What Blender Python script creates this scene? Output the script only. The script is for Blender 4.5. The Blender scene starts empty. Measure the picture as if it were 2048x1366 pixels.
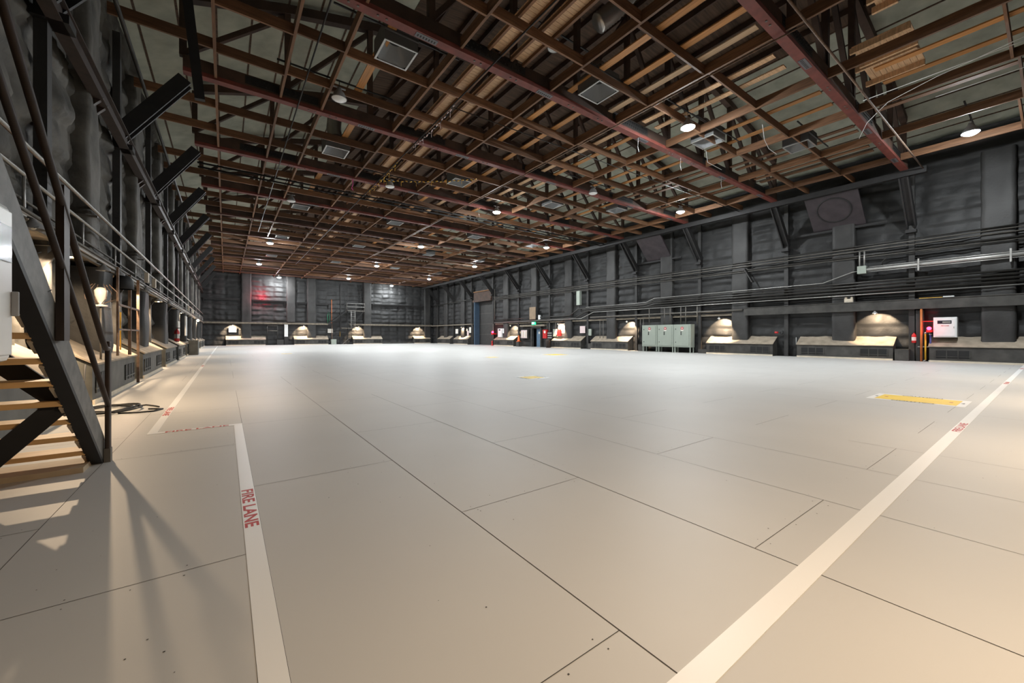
import bpy, math, random
from mathutils import Vector, noise
random.seed(7)
D = bpy.data
SC = bpy.context.scene
COL = SC.collection
# ------------------------------------------------------------------ camera, world, exposure
cam_data = D.cameras.new('camera')
cam = D.objects.new('camera', cam_data)
COL.objects.link(cam)
cam.location = (0, 0, 1.31)
cam.rotation_euler = (math.radians(90), 0, -math.radians(35.954))
cam_data.sensor_width = 36
cam_data.lens = 790 / 2048 * 36
cam_data.shift_y = -12 / 2048
cam_data.clip_end = 300
SC.camera = cam
world = D.worlds.new('dark_world')
SC.world = world
world.use_nodes = True
world.node_tree.nodes['Background'].inputs[0].default_value = (0.9, 0.95, 1, 1)
world.node_tree.nodes['Background'].inputs[1].default_value = 0.02
vs = SC.view_settings
vs.view_transform = 'Standard'
vs.look = 'None'
vs.exposure = 0.36
vs.gamma = 1.0
vs.use_curve_mapping = False
cy = SC.cycles
cy.max_bounces = 7
cy.diffuse_bounces = 5
cy.glossy_bounces = 3
cy.caustics_reflective = False
cy.caustics_refractive = False
cy.sample_clamp_indirect = 4.0
LE = 1080.0            # radiance of the high-bay lamps
WARM = 230.0          # watts of each warm ledge lamp
XL, XR, YB, YN = -2.75, 29.05, 63.4, -1.35      # wall faces
ZC = 9.42             # underside of the ceiling joists

# ------------------------------------------------------------------ materials
def mat(name, col, rough=0.6, metal=0.0, vary=0.0, scale=4.0, stretch=None, bump=0.0, emit=None, es=0.0, col2=None, spec=0.5, rnd=0.0, fine=0.0):
    m = D.materials.new(name)
    m.use_nodes = True
    nt = m.node_tree
    b = nt.nodes['Principled BSDF']
    b.inputs['Roughness'].default_value = rough
    b.inputs['Metallic'].default_value = metal
    b.inputs['Specular IOR Level'].default_value = spec
    c = (*col, 1)
    b.inputs['Base Color'].default_value = c
    if emit:
        b.inputs['Emission Color'].default_value = (*emit, 1)
        b.inputs['Emission Strength'].default_value = es
    if vary or bump or col2:
        tc = nt.nodes.new('ShaderNodeTexCoord')
        mp = nt.nodes.new('ShaderNodeMapping')
        if stretch:
            mp.inputs['Scale'].default_value = stretch
        nt.links.new(tc.outputs['Object'], mp.inputs[0])
        n = nt.nodes.new('ShaderNodeTexNoise')
        n.inputs['Scale'].default_value = scale
        n.inputs['Detail'].default_value = 5
        nt.links.new(mp.outputs[0], n.inputs['Vector'])
        r = nt.nodes.new('ShaderNodeValToRGB')
        r.color_ramp.elements[0].position = 0.3
        r.color_ramp.elements[1].position = 0.7
        c2 = col2 if col2 else tuple(min(1, x * (1 + vary)) for x in col)
        r.color_ramp.elements[0].color = (*[x * (1 - vary) for x in col], 1)
        r.color_ramp.elements[1].color = (*c2, 1)
        nt.links.new(n.outputs['Fac'], r.inputs[0])
        last = r.outputs[0]
        if rnd:
            oi = nt.nodes.new('ShaderNodeObjectInfo')
            mr = nt.nodes.new('ShaderNodeMapRange')
            mr.inputs['To Min'].default_value = 1 - rnd
            mr.inputs['To Max'].default_value = 1 + rnd
            nt.links.new(oi.outputs['Random'], mr.inputs['Value'])
            hv = nt.nodes.new('ShaderNodeHueSaturation')
            nt.links.new(mr.outputs[0], hv.inputs['Value'])
            nt.links.new(last, hv.inputs['Color'])
            last = hv.outputs[0]
        nt.links.new(last, b.inputs['Base Color'])
        if bump:
            bp = nt.nodes.new('ShaderNodeBump')
            bp.inputs['Strength'].default_value = bump
            bp.inputs['Distance'].default_value = 0.02
            n2 = n
            if fine:
                n2 = nt.nodes.new('ShaderNodeTexNoise')
                n2.inputs['Scale'].default_value = fine
                n2.inputs['Detail'].default_value = 4
                nt.links.new(tc.outputs['Object'], n2.inputs['Vector'])
            nt.links.new(n2.outputs['Fac'], bp.inputs['Height'])
            nt.links.new(bp.outputs[0], b.inputs['Normal'])
    return m

M_floor = mat('painted_floor', (0.55, 0.54, 0.52), 0.52, vary=0.03, scale=0.7, spec=0.5)
M_seam = mat('seam_dark', (0.05, 0.045, 0.04), 0.8)
M_line = mat('white_line_paint', (0.87, 0.87, 0.86), 0.4)
M_red = mat('red_lettering', (0.5, 0.02, 0.015), 0.5)
M_black = mat('black_lettering', (0.02, 0.02, 0.02), 0.5)
M_yellow = mat('yellow_paint', (0.85, 0.6, 0.06), 0.5, vary=0.05, scale=3)
M_pad = mat('black_padding', (0.024, 0.024, 0.024), 0.58, vary=0.3, scale=0.9, bump=0.5, fine=9, spec=0.4)
M_padl = mat('dusty_padding', (0.10, 0.095, 0.084), 0.75, vary=0.6, scale=1.3, bump=0.7, fine=7, spec=0.4)
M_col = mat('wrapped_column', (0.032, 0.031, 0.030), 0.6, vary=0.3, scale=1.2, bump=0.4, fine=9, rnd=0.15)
M_joist = mat('brown_joist_timber', (0.18, 0.088, 0.042), 0.65, vary=0.35, scale=3, stretch=(6, 0.5, 6), rnd=0.35)
M_jcross = mat('brown_cross_timber', (0.17, 0.083, 0.041), 0.65, vary=0.35, scale=3, stretch=(0.5, 6, 6), rnd=0.4)
M_truss = mat('dark_truss_timber', (0.06, 0.034, 0.023), 0.7, vary=0.35, scale=2, rnd=0.25)
M_steelr = mat('red_painted_steel', (0.16, 0.038, 0.027), 0.6, vary=0.25, scale=3)
M_steelk = mat('black_steel', (0.014, 0.013, 0.013), 0.6, vary=0.25, scale=5)
M_steelb2 = mat('far_brown_steel', (0.09, 0.04, 0.028), 0.6, vary=0.25, scale=3)  # darker, browner tone for the channels farther from the camera
M_steelb = mat('dark_brown_steel', (0.03, 0.018, 0.013), 0.55, vary=0.3, scale=7)
M_plate = mat('grey_slotted_plate', (0.12, 0.12, 0.13), 0.5)
M_roof = mat('roof_boards', (0.085, 0.05, 0.03), 0.8, vary=0.5, scale=2, stretch=(0.4, 5, 1))
M_insul = mat('roof_insulation', (0.40, 0.41, 0.33), 0.85, vary=0.2, scale=1.4, bump=0.2)
M_deck = mat('pale_plank', (0.58, 0.37, 0.21), 0.6, vary=0.2, scale=5, stretch=(0.6, 5, 1), rnd=0.15)
M_plank = mat('orange_plank', (0.42, 0.19, 0.055), 0.55, vary=0.25, scale=4, stretch=(6, 0.4, 4), rnd=0.3)
M_cream = mat('cream_plank', (0.62, 0.44, 0.28), 0.55, vary=0.15, scale=4, stretch=(6, 0.4, 4))
M_wooddk = mat('bench_dark_board', (0.055, 0.052, 0.047), 0.7, vary=0.35, scale=2.5, bump=0.2, rnd=0.2)
M_benchl = mat('bench_grey_board', (0.10, 0.10, 0.09), 0.7, vary=0.35, scale=2.0, bump=0.2)
M_benchtop = mat('dusty_bench_top', (0.30, 0.25, 0.19), 0.8, vary=0.25, scale=3)
M_kerb = mat('cream_kerb', (0.62, 0.55, 0.44), 0.6, vary=0.1, scale=4)
M_ledge = mat('dusty_ledge', (0.20, 0.17, 0.13), 0.8, vary=0.3, scale=3)
M_grille = mat('dark_grille', (0.012, 0.012, 0.012), 0.7)
M_galv = mat('galvanized_pipe', (0.42, 0.41, 0.39), 0.4, metal=0.6, vary=0.15, scale=2)
M_galvd = mat('dusty_conduit', (0.14, 0.13, 0.115), 0.5, metal=0.3, vary=0.25, scale=3)
M_pipek = mat('black_pipe', (0.035, 0.033, 0.03), 0.4, metal=0.3, vary=0.2, scale=4)
M_cab = mat('sage_cabinet', (0.33, 0.37, 0.32), 0.45, vary=0.05, scale=2)
M_white = mat('white_enamel', (0.78, 0.79, 0.78), 0.35, vary=0.03, scale=5)
M_paper = mat('paper_sign', (0.75, 0.72, 0.66), 0.7)
M_pink = mat('pale_pink_paper', (0.72, 0.58, 0.58), 0.7)
M_ply = mat('plywood_board', (0.28, 0.2, 0.13), 0.7, vary=0.15, scale=3)
M_blue = mat('blue_door_paint', (0.11, 0.19, 0.28), 0.5, vary=0.1, scale=3)
M_dblue = mat('dark_blue_paint', (0.05, 0.09, 0.14), 0.5, vary=0.1, scale=3)
M_rdoor = mat('rolling_door_slats', (0.045, 0.044, 0.042), 0.6, vary=0.15, scale=3)
M_extred = mat('fire_red', (0.55, 0.02, 0.02), 0.35)
M_orange = mat('orange_pipe_paint', (0.55, 0.16, 0.04), 0.5, vary=0.15, scale=5)
M_cone = mat('orange_cone_plastic', (0.85, 0.15, 0.03), 0.5)
M_yel = mat('yellow_pipe_paint', (0.8, 0.45, 0.04), 0.5)
M_navy = mat('navy_pipe_paint', (0.03, 0.04, 0.2), 0.5)
M_rust = mat('rusty_frame', (0.17, 0.11, 0.075), 0.6, vary=0.35, scale=8)
M_foil = mat('foil_duct', (0.55, 0.53, 0.5), 0.3, metal=0.9)
M_diff = mat('vent_cone_grey', (0.22, 0.23, 0.24), 0.5)
M_duct = mat('vent_box_grey', (0.10, 0.10, 0.10), 0.6)
M_glass = mat('dark_glass', (0.03, 0.03, 0.04), 0.15)
M_string = mat('stringer_grey', (0.14, 0.135, 0.125), 0.55, vary=0.3, scale=9, bump=0.15)
M_tread = mat('tread_wood', (0.72, 0.45, 0.2), 0.5, vary=0.15, scale=4, stretch=(0.5, 6, 6))
M_treadu = mat('stair_light_wood', (0.5, 0.4, 0.28), 0.6, vary=0.15, scale=4)
M_cable = mat('black_rubber', (0.02, 0.02, 0.02), 0.6)
M_fanp = mat('fan_housing_dark', (0.035, 0.026, 0.030), 0.6, vary=0.3, scale=2)
M_lamp = mat('lamp_glow', (1, 1, 1), emit=(0.93, 0.98, 1.0), es=LE)
M_lamp_off = mat('unlit_lens', (0.75, 0.75, 0.73), 0.4, emit=(1, 1, .95), es=0.0)
M_bulb = mat('warm_bulb', (1, 0.8, 0.5), emit=(1.0, 0.66, 0.34), es=60)
M_bulboff = mat('frosted_bulb', (0.6, 0.6, 0.56), 0.3)
M_redl = mat('red_light_glow', (1, 0.05, 0.05), emit=(1.0, 0.01, 0.03), es=25)
M_green = mat('exit_sign_glow', (0.05, 0.6, 0.3), emit=(0.03, 0.7, 0.25), es=1.6)
M_exitw = mat('exit_letters', (0.9, 1, 0.9), emit=(0.7, 1, 0.8), es=3)
M_socket = mat('lamp_housing', (0.3, 0.3, 0.3), 0.5)

# ------------------------------------------------------------------ mesh helpers
class MB:
    def __init__(s, o=(0, 0, 0)):
        s.v = []; s.f = []; s.mi = []; s.o = Vector(o)
    def add(s, vs_, fs, mi=0):
        n = len(s.v)
        s.v += [tuple(Vector(p) - s.o) for p in vs_]
        s.f += [tuple(i + n for i in f) for f in fs]
        s.mi += [mi] * len(fs)
        return s
    def box(s, x0, x1, y0, y1, z0, z1, mi=0):
        P = [(x0, y0, z0), (x1, y0, z0), (x1, y1, z0), (x0, y1, z0), (x0, y0, z1), (x1, y0, z1), (x1, y1, z1), (x0, y1, z1)]
        return s.add(P, [(0, 3, 2, 1), (4, 5, 6, 7), (0, 1, 5, 4), (1, 2, 6, 5), (2, 3, 7, 6), (3, 0, 4, 7)], mi)
    def beam(s, a, b, w, h, up=(0, 0, 1), mi=0):
        a = Vector(a); b = Vector(b); d = (b - a).normalized(); up = Vector(up)
        r = d.cross(up).normalized(); u = r.cross(d).normalized()
        P = []
        for q in (a, b):
            for i, j in ((-1, -1), (1, -1), (1, 1), (-1, 1)):
                P.append(q + r * (w / 2 * i) + u * (h / 2 * j))
        return s.add(P, [(0, 1, 2, 3), (7, 6, 5, 4), (0, 4, 5, 1), (1, 5, 6, 2), (2, 6, 7, 3), (3, 7, 4, 0)], mi)
    def tube(s, pts, r, n=8, mi=0):
        pts = [Vector(p) for p in pts]
        rings = []
        ref = Vector((0, 0, 1))
        for i, p in enumerate(pts):
            if i == 0: d = pts[1] - p
            elif i == len(pts) - 1: d = p - pts[i - 1]
            else: d = (pts[i + 1] - p).normalized() + (p - pts[i - 1]).normalized()
            d.normalize()
            rf = ref if abs(d.dot(ref)) < 0.95 else Vector((1, 0, 0))
            a = d.cross(rf).normalized(); b = a.cross(d).normalized()
            rr = r[i] if isinstance(r, (list, tuple)) else r
            rings.append([p + (a * math.cos(2 * math.pi * k / n) + b * math.sin(2 * math.pi * k / n)) * rr for k in range(n)])
        V = [q for g in rings for q in g]
        F = []
        for i in range(len(pts) - 1):
            for k in range(n):
                F.append((i * n + k, i * n + (k + 1) % n, (i + 1) * n + (k + 1) % n, (i + 1) * n + k))
        F.append(tuple(range(n))); F.append(tuple(reversed(range((len(pts) - 1) * n, len(pts) * n))))
        return s.add(V, F, mi)
    def lathe(s, c, prof, n=16, mi=0, axis=(0, 0, 1)):
        c = Vector(c); ax = Vector(axis).normalized()
        rf = Vector((1, 0, 0)) if abs(ax.x) < 0.9 else Vector((0, 1, 0))
        a = ax.cross(rf).normalized(); b = ax.cross(a).normalized()
        V = []
        for r, z in prof:
            for k in range(n):
                t = 2 * math.pi * k / n
                V.append(c + a * (r * math.cos(t)) + b * (r * math.sin(t)) + ax * z)
        F = []
        for i in range(len(prof) - 1):
            for k in range(n):
                F.append((i * n + k, i * n + (k + 1) % n, (i + 1) * n + (k + 1) % n, (i + 1) * n + k))
        return s.add(V, F, mi)
    def sphere(s, c, r, n=12, m=8, mi=0, sq=1.0):
        return s.lathe(c, [(max(0.001, r * math.sin(math.pi * i / m)), -r * sq * math.cos(math.pi * i / m)) for i in range(m + 1)], n, mi)
    def prism(s, poly, y0, y1, axis='y', mi=0):
        n = len(poly)
        if axis == 'y': P = [(a, y0, b) for a, b in poly] + [(a, y1, b) for a, b in poly]
        elif axis == 'x': P = [(y0, a, b) for a, b in poly] + [(y1, a, b) for a, b in poly]
        else: P = [(a, b, y0) for a, b in poly] + [(a, b, y1) for a, b in poly]
        F = [tuple(range(n)), tuple(reversed(range(n, 2 * n)))] + [(i, i + n, (i + 1) % n + n, (i + 1) % n) for i in range(n)]
        return s.add(P, F, mi)
    def build(s, name, m, parent=None, smooth=False, bevel=0):
        me = D.meshes.new(name)
        me.from_pydata(s.v, [], s.f)
        for x in (m if isinstance(m, (list, tuple)) else [m]): me.materials.append(x)
        if any(s.mi): me.polygons.foreach_set('material_index', s.mi)
        if smooth:
            me.polygons.foreach_set('use_smooth', [True] * len(me.polygons))
        me.validate(); me.update()
        import bmesh
        bm = bmesh.new(); bm.from_mesh(me)
        bmesh.ops.recalc_face_normals(bm, faces=bm.faces)
        bm.to_mesh(me); bm.free()
        o = D.objects.new(name, me)
        COL.objects.link(o)
        if parent is None: o.location = s.o
        else: o.parent = parent
        if bevel:
            bv = o.modifiers.new('bevel', 'BEVEL'); bv.width = bevel; bv.segments = 2
        return o
def tag(o, label, cat, group=None, kind=None):
    o['label'] = label; o['category'] = cat
    if group: o['group'] = group
    if kind: o['kind'] = kind
    return o
def thing(name, label, cat, loc, group=None, rz=0):
    o = D.objects.new(name, None); COL.objects.link(o)
    o.location = loc; o.rotation_euler = (0, 0, rz); o.empty_display_size = 0.1
    return tag(o, label, cat, group)
def dup(root, loc, label, rz=None, group=None):
    r = root.copy(); COL.objects.link(r); r.location = loc; r['label'] = label
    if rz is not None: r.rotation_euler = (0, 0, rz)
    if group: r['group'] = group
    for ch in list(root.children):
        c = ch.copy(); COL.objects.link(c); c.parent = r
        for g in list(ch.children):
            d = g.copy(); COL.objects.link(d); d.parent = c
    return r
def one(name, mb, m, label, cat, group=None, smooth=False, bevel=0):
    return tag(mb.build(name, m, None, smooth, bevel), label, cat, group)
def struct(name, mb, m, smooth=False, parent=None):
    o = mb.build(name, m, parent, smooth)
    if parent is None: o['kind'] = 'structure'
    return o
ORD = ['first', 'second', 'third', 'fourth', 'fifth', 'sixth', 'seventh', 'eighth', 'ninth', 'tenth', 'eleventh', 'twelfth', 'thirteenth', 'fourteenth']
def nth(i): return ORD[i] if i < len(ORD) else '%dth' % (i + 1)
_txt = {}
def text_mesh(s_):
    if s_ not in _txt:
        cu = D.curves.new('t', 'FONT'); cu.body = s_; cu.size = 1; cu.offset = 0.028
        ob = D.objects.new('t', cu); COL.objects.link(ob)
        bpy.context.view_layer.update()
        dg = bpy.context.evaluated_depsgraph_get()
        me = D.meshes.new_from_object(ob.evaluated_get(dg))
        V = [tuple(v.co) for v in me.vertices]; F = [tuple(p.vertices) for p in me.polygons]
        D.objects.remove(ob); D.meshes.remove(me)
        x0 = min(v[0] for v in V); x1 = max(v[0] for v in V); y0 = min(v[1] for v in V); y1 = max(v[1] for v in V)
        _txt[s_] = ([((v[0] - x0) / (x1 - x0), (v[1] - y0) / (y1 - y0)) for v in V], F)
    return _txt[s_]
def lettering(s_, o, ex, ey, m, parent=None, name='lettering', base=(0, 0, 0)):
    """unit text box mapped to origin o, edge ex (reading) and ey (up)"""
    V, F = text_mesh(s_)
    o = Vector(o); ex = Vector(ex); ey = Vector(ey)
    mb = MB(base).add([o + ex * a + ey * b for a, b in V], F)
    me = D.meshes.new(name); me.from_pydata(mb.v, [], mb.f); me.materials.append(m)
    ob = D.objects.new(name, me); COL.objects.link(ob)
    if parent: ob.parent = parent
    return ob

# ------------------------------------------------------------------ floor
SX0, SDX = 0.199, 1.2185
fl = MB()
fl.box(XL - 0.5, XR + 0.9, YN - 0.5, YB + 0.5, -0.15, 0)
z = 0.0012
for i in range(-2, 24):
    x = SX0 + SDX * i
    w = 0.0028 if i in (1, 2) else 0.0018
    segs = [(-1.2, 9.0 if i < 3 else 14.0)] if i < 5 else []
    yy = 14.0 if i >= 3 else 9.0
    if i >= 5: yy = -1.2
    while yy < 60:
        if random.random() < 0.55: segs.append((yy, yy + random.uniform(1.2, 2.95)))
        yy += 2.95
    for a, b in segs:
        fl.add([(x - w, a, z), (x + w, a, z), (x + w, b, z), (x - w, b, z)], [(0, 1, 2, 3)], 1)
    off = {0: 4.09, -1: 2.85, 1: 2.59, 2: 1.09}.get(i, 2.59 if i % 2 else 1.09)
    for k in range(-1, 18):
        y = off + 2.95 * k
        if y < -1.1 or (y > 9 and random.random() < 0.6): continue
        w2 = 0.002
        fl.add([(x, y - w2, z), (x + SDX, y - w2, z), (x + SDX, y + w2, z), (x, y + w2, z)], [(0, 1, 2, 3)], 1)
        if y < 9:
            for q in range(5):
                for sg in (-1, 1):
                    if random.random() < 0.25: continue
                    cx = x + 0.1 + q * 0.25 + random.uniform(-.04, .04); cyy = y + sg * random.uniform(0.03, 0.06)
                    r = random.uniform(0.002, 0.0042)
                    fl.add([(cx - r, cyy - r, z), (cx + r, cyy - r, z), (cx + r, cyy + r, z), (cx - r, cyy + r, z)], [(0, 1, 2, 3)], 1)
for q in range(140):
    cx = random.uniform(-1.5, 9); cyy = random.uniform(0.3, 8); r = random.uniform(0.0015, 0.004)
    fl.add([(cx - r, cyy - r, z), (cx + r, cyy - r, z), (cx + r, cyy + r, z), (cx - r, cyy + r, z)], [(0, 1, 2, 3)], 1)
struct('floor', fl, [M_floor, M_seam])

# painted lane lines
def flat(name, quads, m, label, cat, z=0.0025, group=None):
    t = quads[0]
    mb = MB((t[0], t[2], 0))
    for x0, x1, y0, y1 in quads: mb.box(x0, x1, y0, y1, 0.0005, z)
    return one(name, mb, m, label, cat, group)
l1 = flat('lane_line', [(0.100, 0.199, -1.0, 7.10)], M_line, 'white painted fire lane line nearest the stairs, running past the camera', 'floor line')
lettering('FIRE LANE', (0.108, 4.03, 0.0034), (0, -0.80, 0), (0.082, 0, 0), M_red, l1, base=(0.1, -1.0, 0))
l2 = flat('lane_line', [(-0.842, 0.199, 7.03, 7.13)], M_line, 'short white painted line crossing sideways to the foot of the stairs', 'floor line', 0.0030)
lettering('FIRE LANE', (-0.66, 7.04, 0.0038), (0.70, 0, 0), (0, 0.08, 0), M_red, l2, base=(-0.842, 7.03, 0))
l3 = flat('lane_line', [(-0.842, -0.745, 7.13, 62.0)], M_line, 'long white painted line beside the left wall benches to the back wall', 'floor line')
for k, yy in enumerate((9.45, 22.0, 34.0)):
    lettering('FIRE LANE', (-0.834, yy, 0.0034), (0, -0.92, 0), (0.082, 0, 0), M_red, l3, base=(-0.842, 7.13, 0))
l4 = flat('lane_line', [(0.9, 28.3, 0.755, 0.862)], M_line, 'white painted fire lane line slanting across the right foreground', 'floor line')
for xx in (8.05, 17.0, 25.0):
    lettering('FIRE LANE', (xx, 0.765, 0.0034), (0.86, 0, 0), (0, 0.082, 0), M_red, l4, base=(0.9, 0.755, 0))
def cover(label, x0, x1, y0, y1, text=True):
    t = thing('floor_cover', label, 'floor marking', (x0, y0, 0), 'yellow caution covers on the floor')
    o = (x0, y0, 0)
    MB(o).box(x0, x1, y0, y1, 0.0005, 0.002).build('white_border', M_line, t)
    b = 0.115; w = x1 - x0
    MB(o).box(x0 + b, x1 - b, y0 + b, y1 - b, 0.0021, 0.004).build('yellow_panel', M_yellow, t)
    cyy = (y0 + y1) / 2
    lettering('CAUTION', (x0 + 0.105, cyy - 0.3, 0.0047), (0, 0.6, 0), (-0.09, 0, 0), M_black, t, base=o).scale = (1, 1, 1)
    lettering('CAUTION', (x1 - 0.105, cyy + 0.3, 0.0047), (0, -0.6, 0), (0.09, 0, 0), M_black, t, base=o)
    for yy in (y0 + 0.05, y1 - 0.09):
        MB(o).prism([((x0 + x1) / 2 - 0.07, yy), ((x0 + x1) / 2 + 0.07, yy), ((x0 + x1) / 2, yy + 0.05)], 0.0041, 0.0046, 'z').build('arrow_mark', M_black, t)
    for yy in (y0 + 0.2, y1 - 0.25):
        MB(o).box((x0 + x1) / 2 - 0.05, (x0 + x1) / 2 + 0.05, yy, yy + 0.05, 0.0041, 0.0046).build('small_mark', M_orange, t)
    return t
cover('yellow and white caution rectangle on the floor beside the right lane line', 10.89, 11.99, 0.98, 2.36)
cover('small yellow and white caution square on the middle of the floor', 7.33, 8.15, 9.22, 10.02)
cover('yellow caution cover far off, in front of the blue door', 17.5, 19.1, 19.4, 20.9)
cover('yellow caution cover far off, nearest below the rolling door', 12.5, 13.4, 19.5, 20.3)
cover('faint yellow caution cover farthest away near the back wall', 3.1, 4.0, 32.0, 32.9)

# ------------------------------------------------------------------ padded walls
def pad_wall(name, org, u, nrm, L, H, holes=(), m=M_pad, du=0.15, dv=0.095, amp=0.17, row=0.62, seam=1.35, seed=0.0, back=0.3, fold=0.03):
    org = Vector(org); u = Vector(u); nrm = Vector(nrm)
    nu = int(L / du); nv = int(H / dv)
    V = []; idx = {}
    rc = {}
    def disp(a, b):
        p = Vector((a * 0.8 + seed, b * 0.8, seed))
        w = noise.noise(p * 0.9)
        rr = (b + 0.13 * noise.noise(Vector((a * 0.5, b * 0.3, seed + 5)))) / row
        t = rr - math.floor(rr)
        k = math.floor(rr)
        roll = min(1.0, (t / 0.2)) ** 0.5 * (1 - 0.92 * max(0, (t - 0.12) / 0.88)) ** 0.75
        am = amp * (0.75 + 0.5 * noise.noise(Vector((a * 0.45, k * 3.1, seed + 9))))
        s_ = (a + 0.06 * noise.noise(Vector((b * .6, k, seed)))) / seam
        ts = abs(s_ - round(s_)) * seam
        sd = min(1.0, ts / 0.34) ** 0.6
        ck = (k, math.floor(s_))
        if ck not in rc: rc[ck] = random.uniform(0.55, 1.25)
        am *= rc[ck]
        return am * roll * (0.15 + 0.85 * sd) + 0.05 * w + 0.03 * noise.noise(Vector((a * 3.1, b * 3.1, seed))) + fold * (0.5 - abs(noise.noise(Vector((a * 2.2 + b * 0.9, b * 1.1, seed + 3)))) * 2)
    for j in range(nv + 1):
        for i in range(nu + 1):
            a = i * L / nu; b = j * H / nv
            d = disp(a, b)
            V.append(org + u * a + Vector((0, 0, b)) + nrm * d)
    F = []
    def inh(a, b):
        for a0, a1, b0, b1 in holes:
            if a0 < a < a1 and b0 < b < b1: return True
        return False
    for j in range(nv):
        for i in range(nu):
            a = (i + .5) * L / nu; b = (j + .5) * H / nv
            if holes and inh(a, b): continue
            q = j * (nu + 1) + i
            F.append((q, q + 1, q + nu + 2, q + nu + 1))
    mb = MB().add(V, F)
    o = struct(name, mb, m, True)
    # solid wall behind the padding
    bk = MB()
    cuts = sorted(holes)
    a = 0
    def slab(a0, a1, b0, b1):
        p = org + u * a0 - nrm * 0.06; q = org + u * a1 - nrm * (0.06 + back)
        bk.box(min(p.x, q.x), max(p.x, q.x), min(p.y, q.y), max(p.y, q.y), b0, b1)
    for a0, a1, b0, b1 in cuts:
        slab(a, a0, 0, H); slab(a0, a1, b1, H); a = a1
    slab(a, L, 0, H)
    struct('wall_core', bk, M_pad, parent=o)
    return o
WH = 11.2
pad_wall('wall_left', (XL, YN, 0), (0, 1, 0), (1, 0, 0), YB - YN, WH, m=M_padl, du=0.11, dv=0.08, amp=0.2, row=0.8, seed=1.0, fold=0.10)
pad_wall('wall_right', (XR, YN, 0), (0, 1, 0), (-1, 0, 0), YB - YN, WH, holes=[(34.25 - YN, 35.75 - YN, -1, 2.15), (43.9 - YN, 48.5 - YN, -1, 6.0)], seed=3.3)
pad_wall('wall_back', (XL, YB, 0), (1, 0, 0), (0, -1, 0), XR - XL, WH, du=0.13, amp=0.2, row=0.66, seed=6.1)
pad_wall('wall_near', (XL, YN, 0), (1, 0, 0), (0, 1, 0), XR - XL, WH, du=0.4, dv=0.2, seed=9.4)

# roof, arched
def zr(x): return 11.1 + 3.4 * (1 - ((x - 13.15) / 16.6) ** 2)
rf = MB()
xs = [XL - 0.6 + (XR - XL + 1.2) * i / 32 for i in range(33)]
for i in range(32):
    xa, xb = xs[i], xs[i + 1]
    mi = 1 if (xb < 6.7 or xa > 19.8) else 0
    za, zb = zr(xa), zr(xb)
    P = [(xa, YN - .4, za), (xb, YN - .4, zb), (xb, YB + .4, zb), (xa, YB + .4, za)]
    P += [(p[0], p[1], p[2] + 0.2) for p in P]
    rf.add(P, [(0, 1, 2, 3), (4, 7, 6, 5), (0, 4, 5, 1), (2, 6, 7, 3)], mi)
for i in range(1, 32):   # insulation joints
    if xs[i] < 6.7 or xs[i] > 19.8:
        rf.box(xs[i] - 0.03, xs[i] + 0.03, YN, YB, zr(xs[i]) - 0.03, zr(xs[i]) + 0.02, 0)
struct('ceiling', rf, [M_roof, M_insul])

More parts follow.
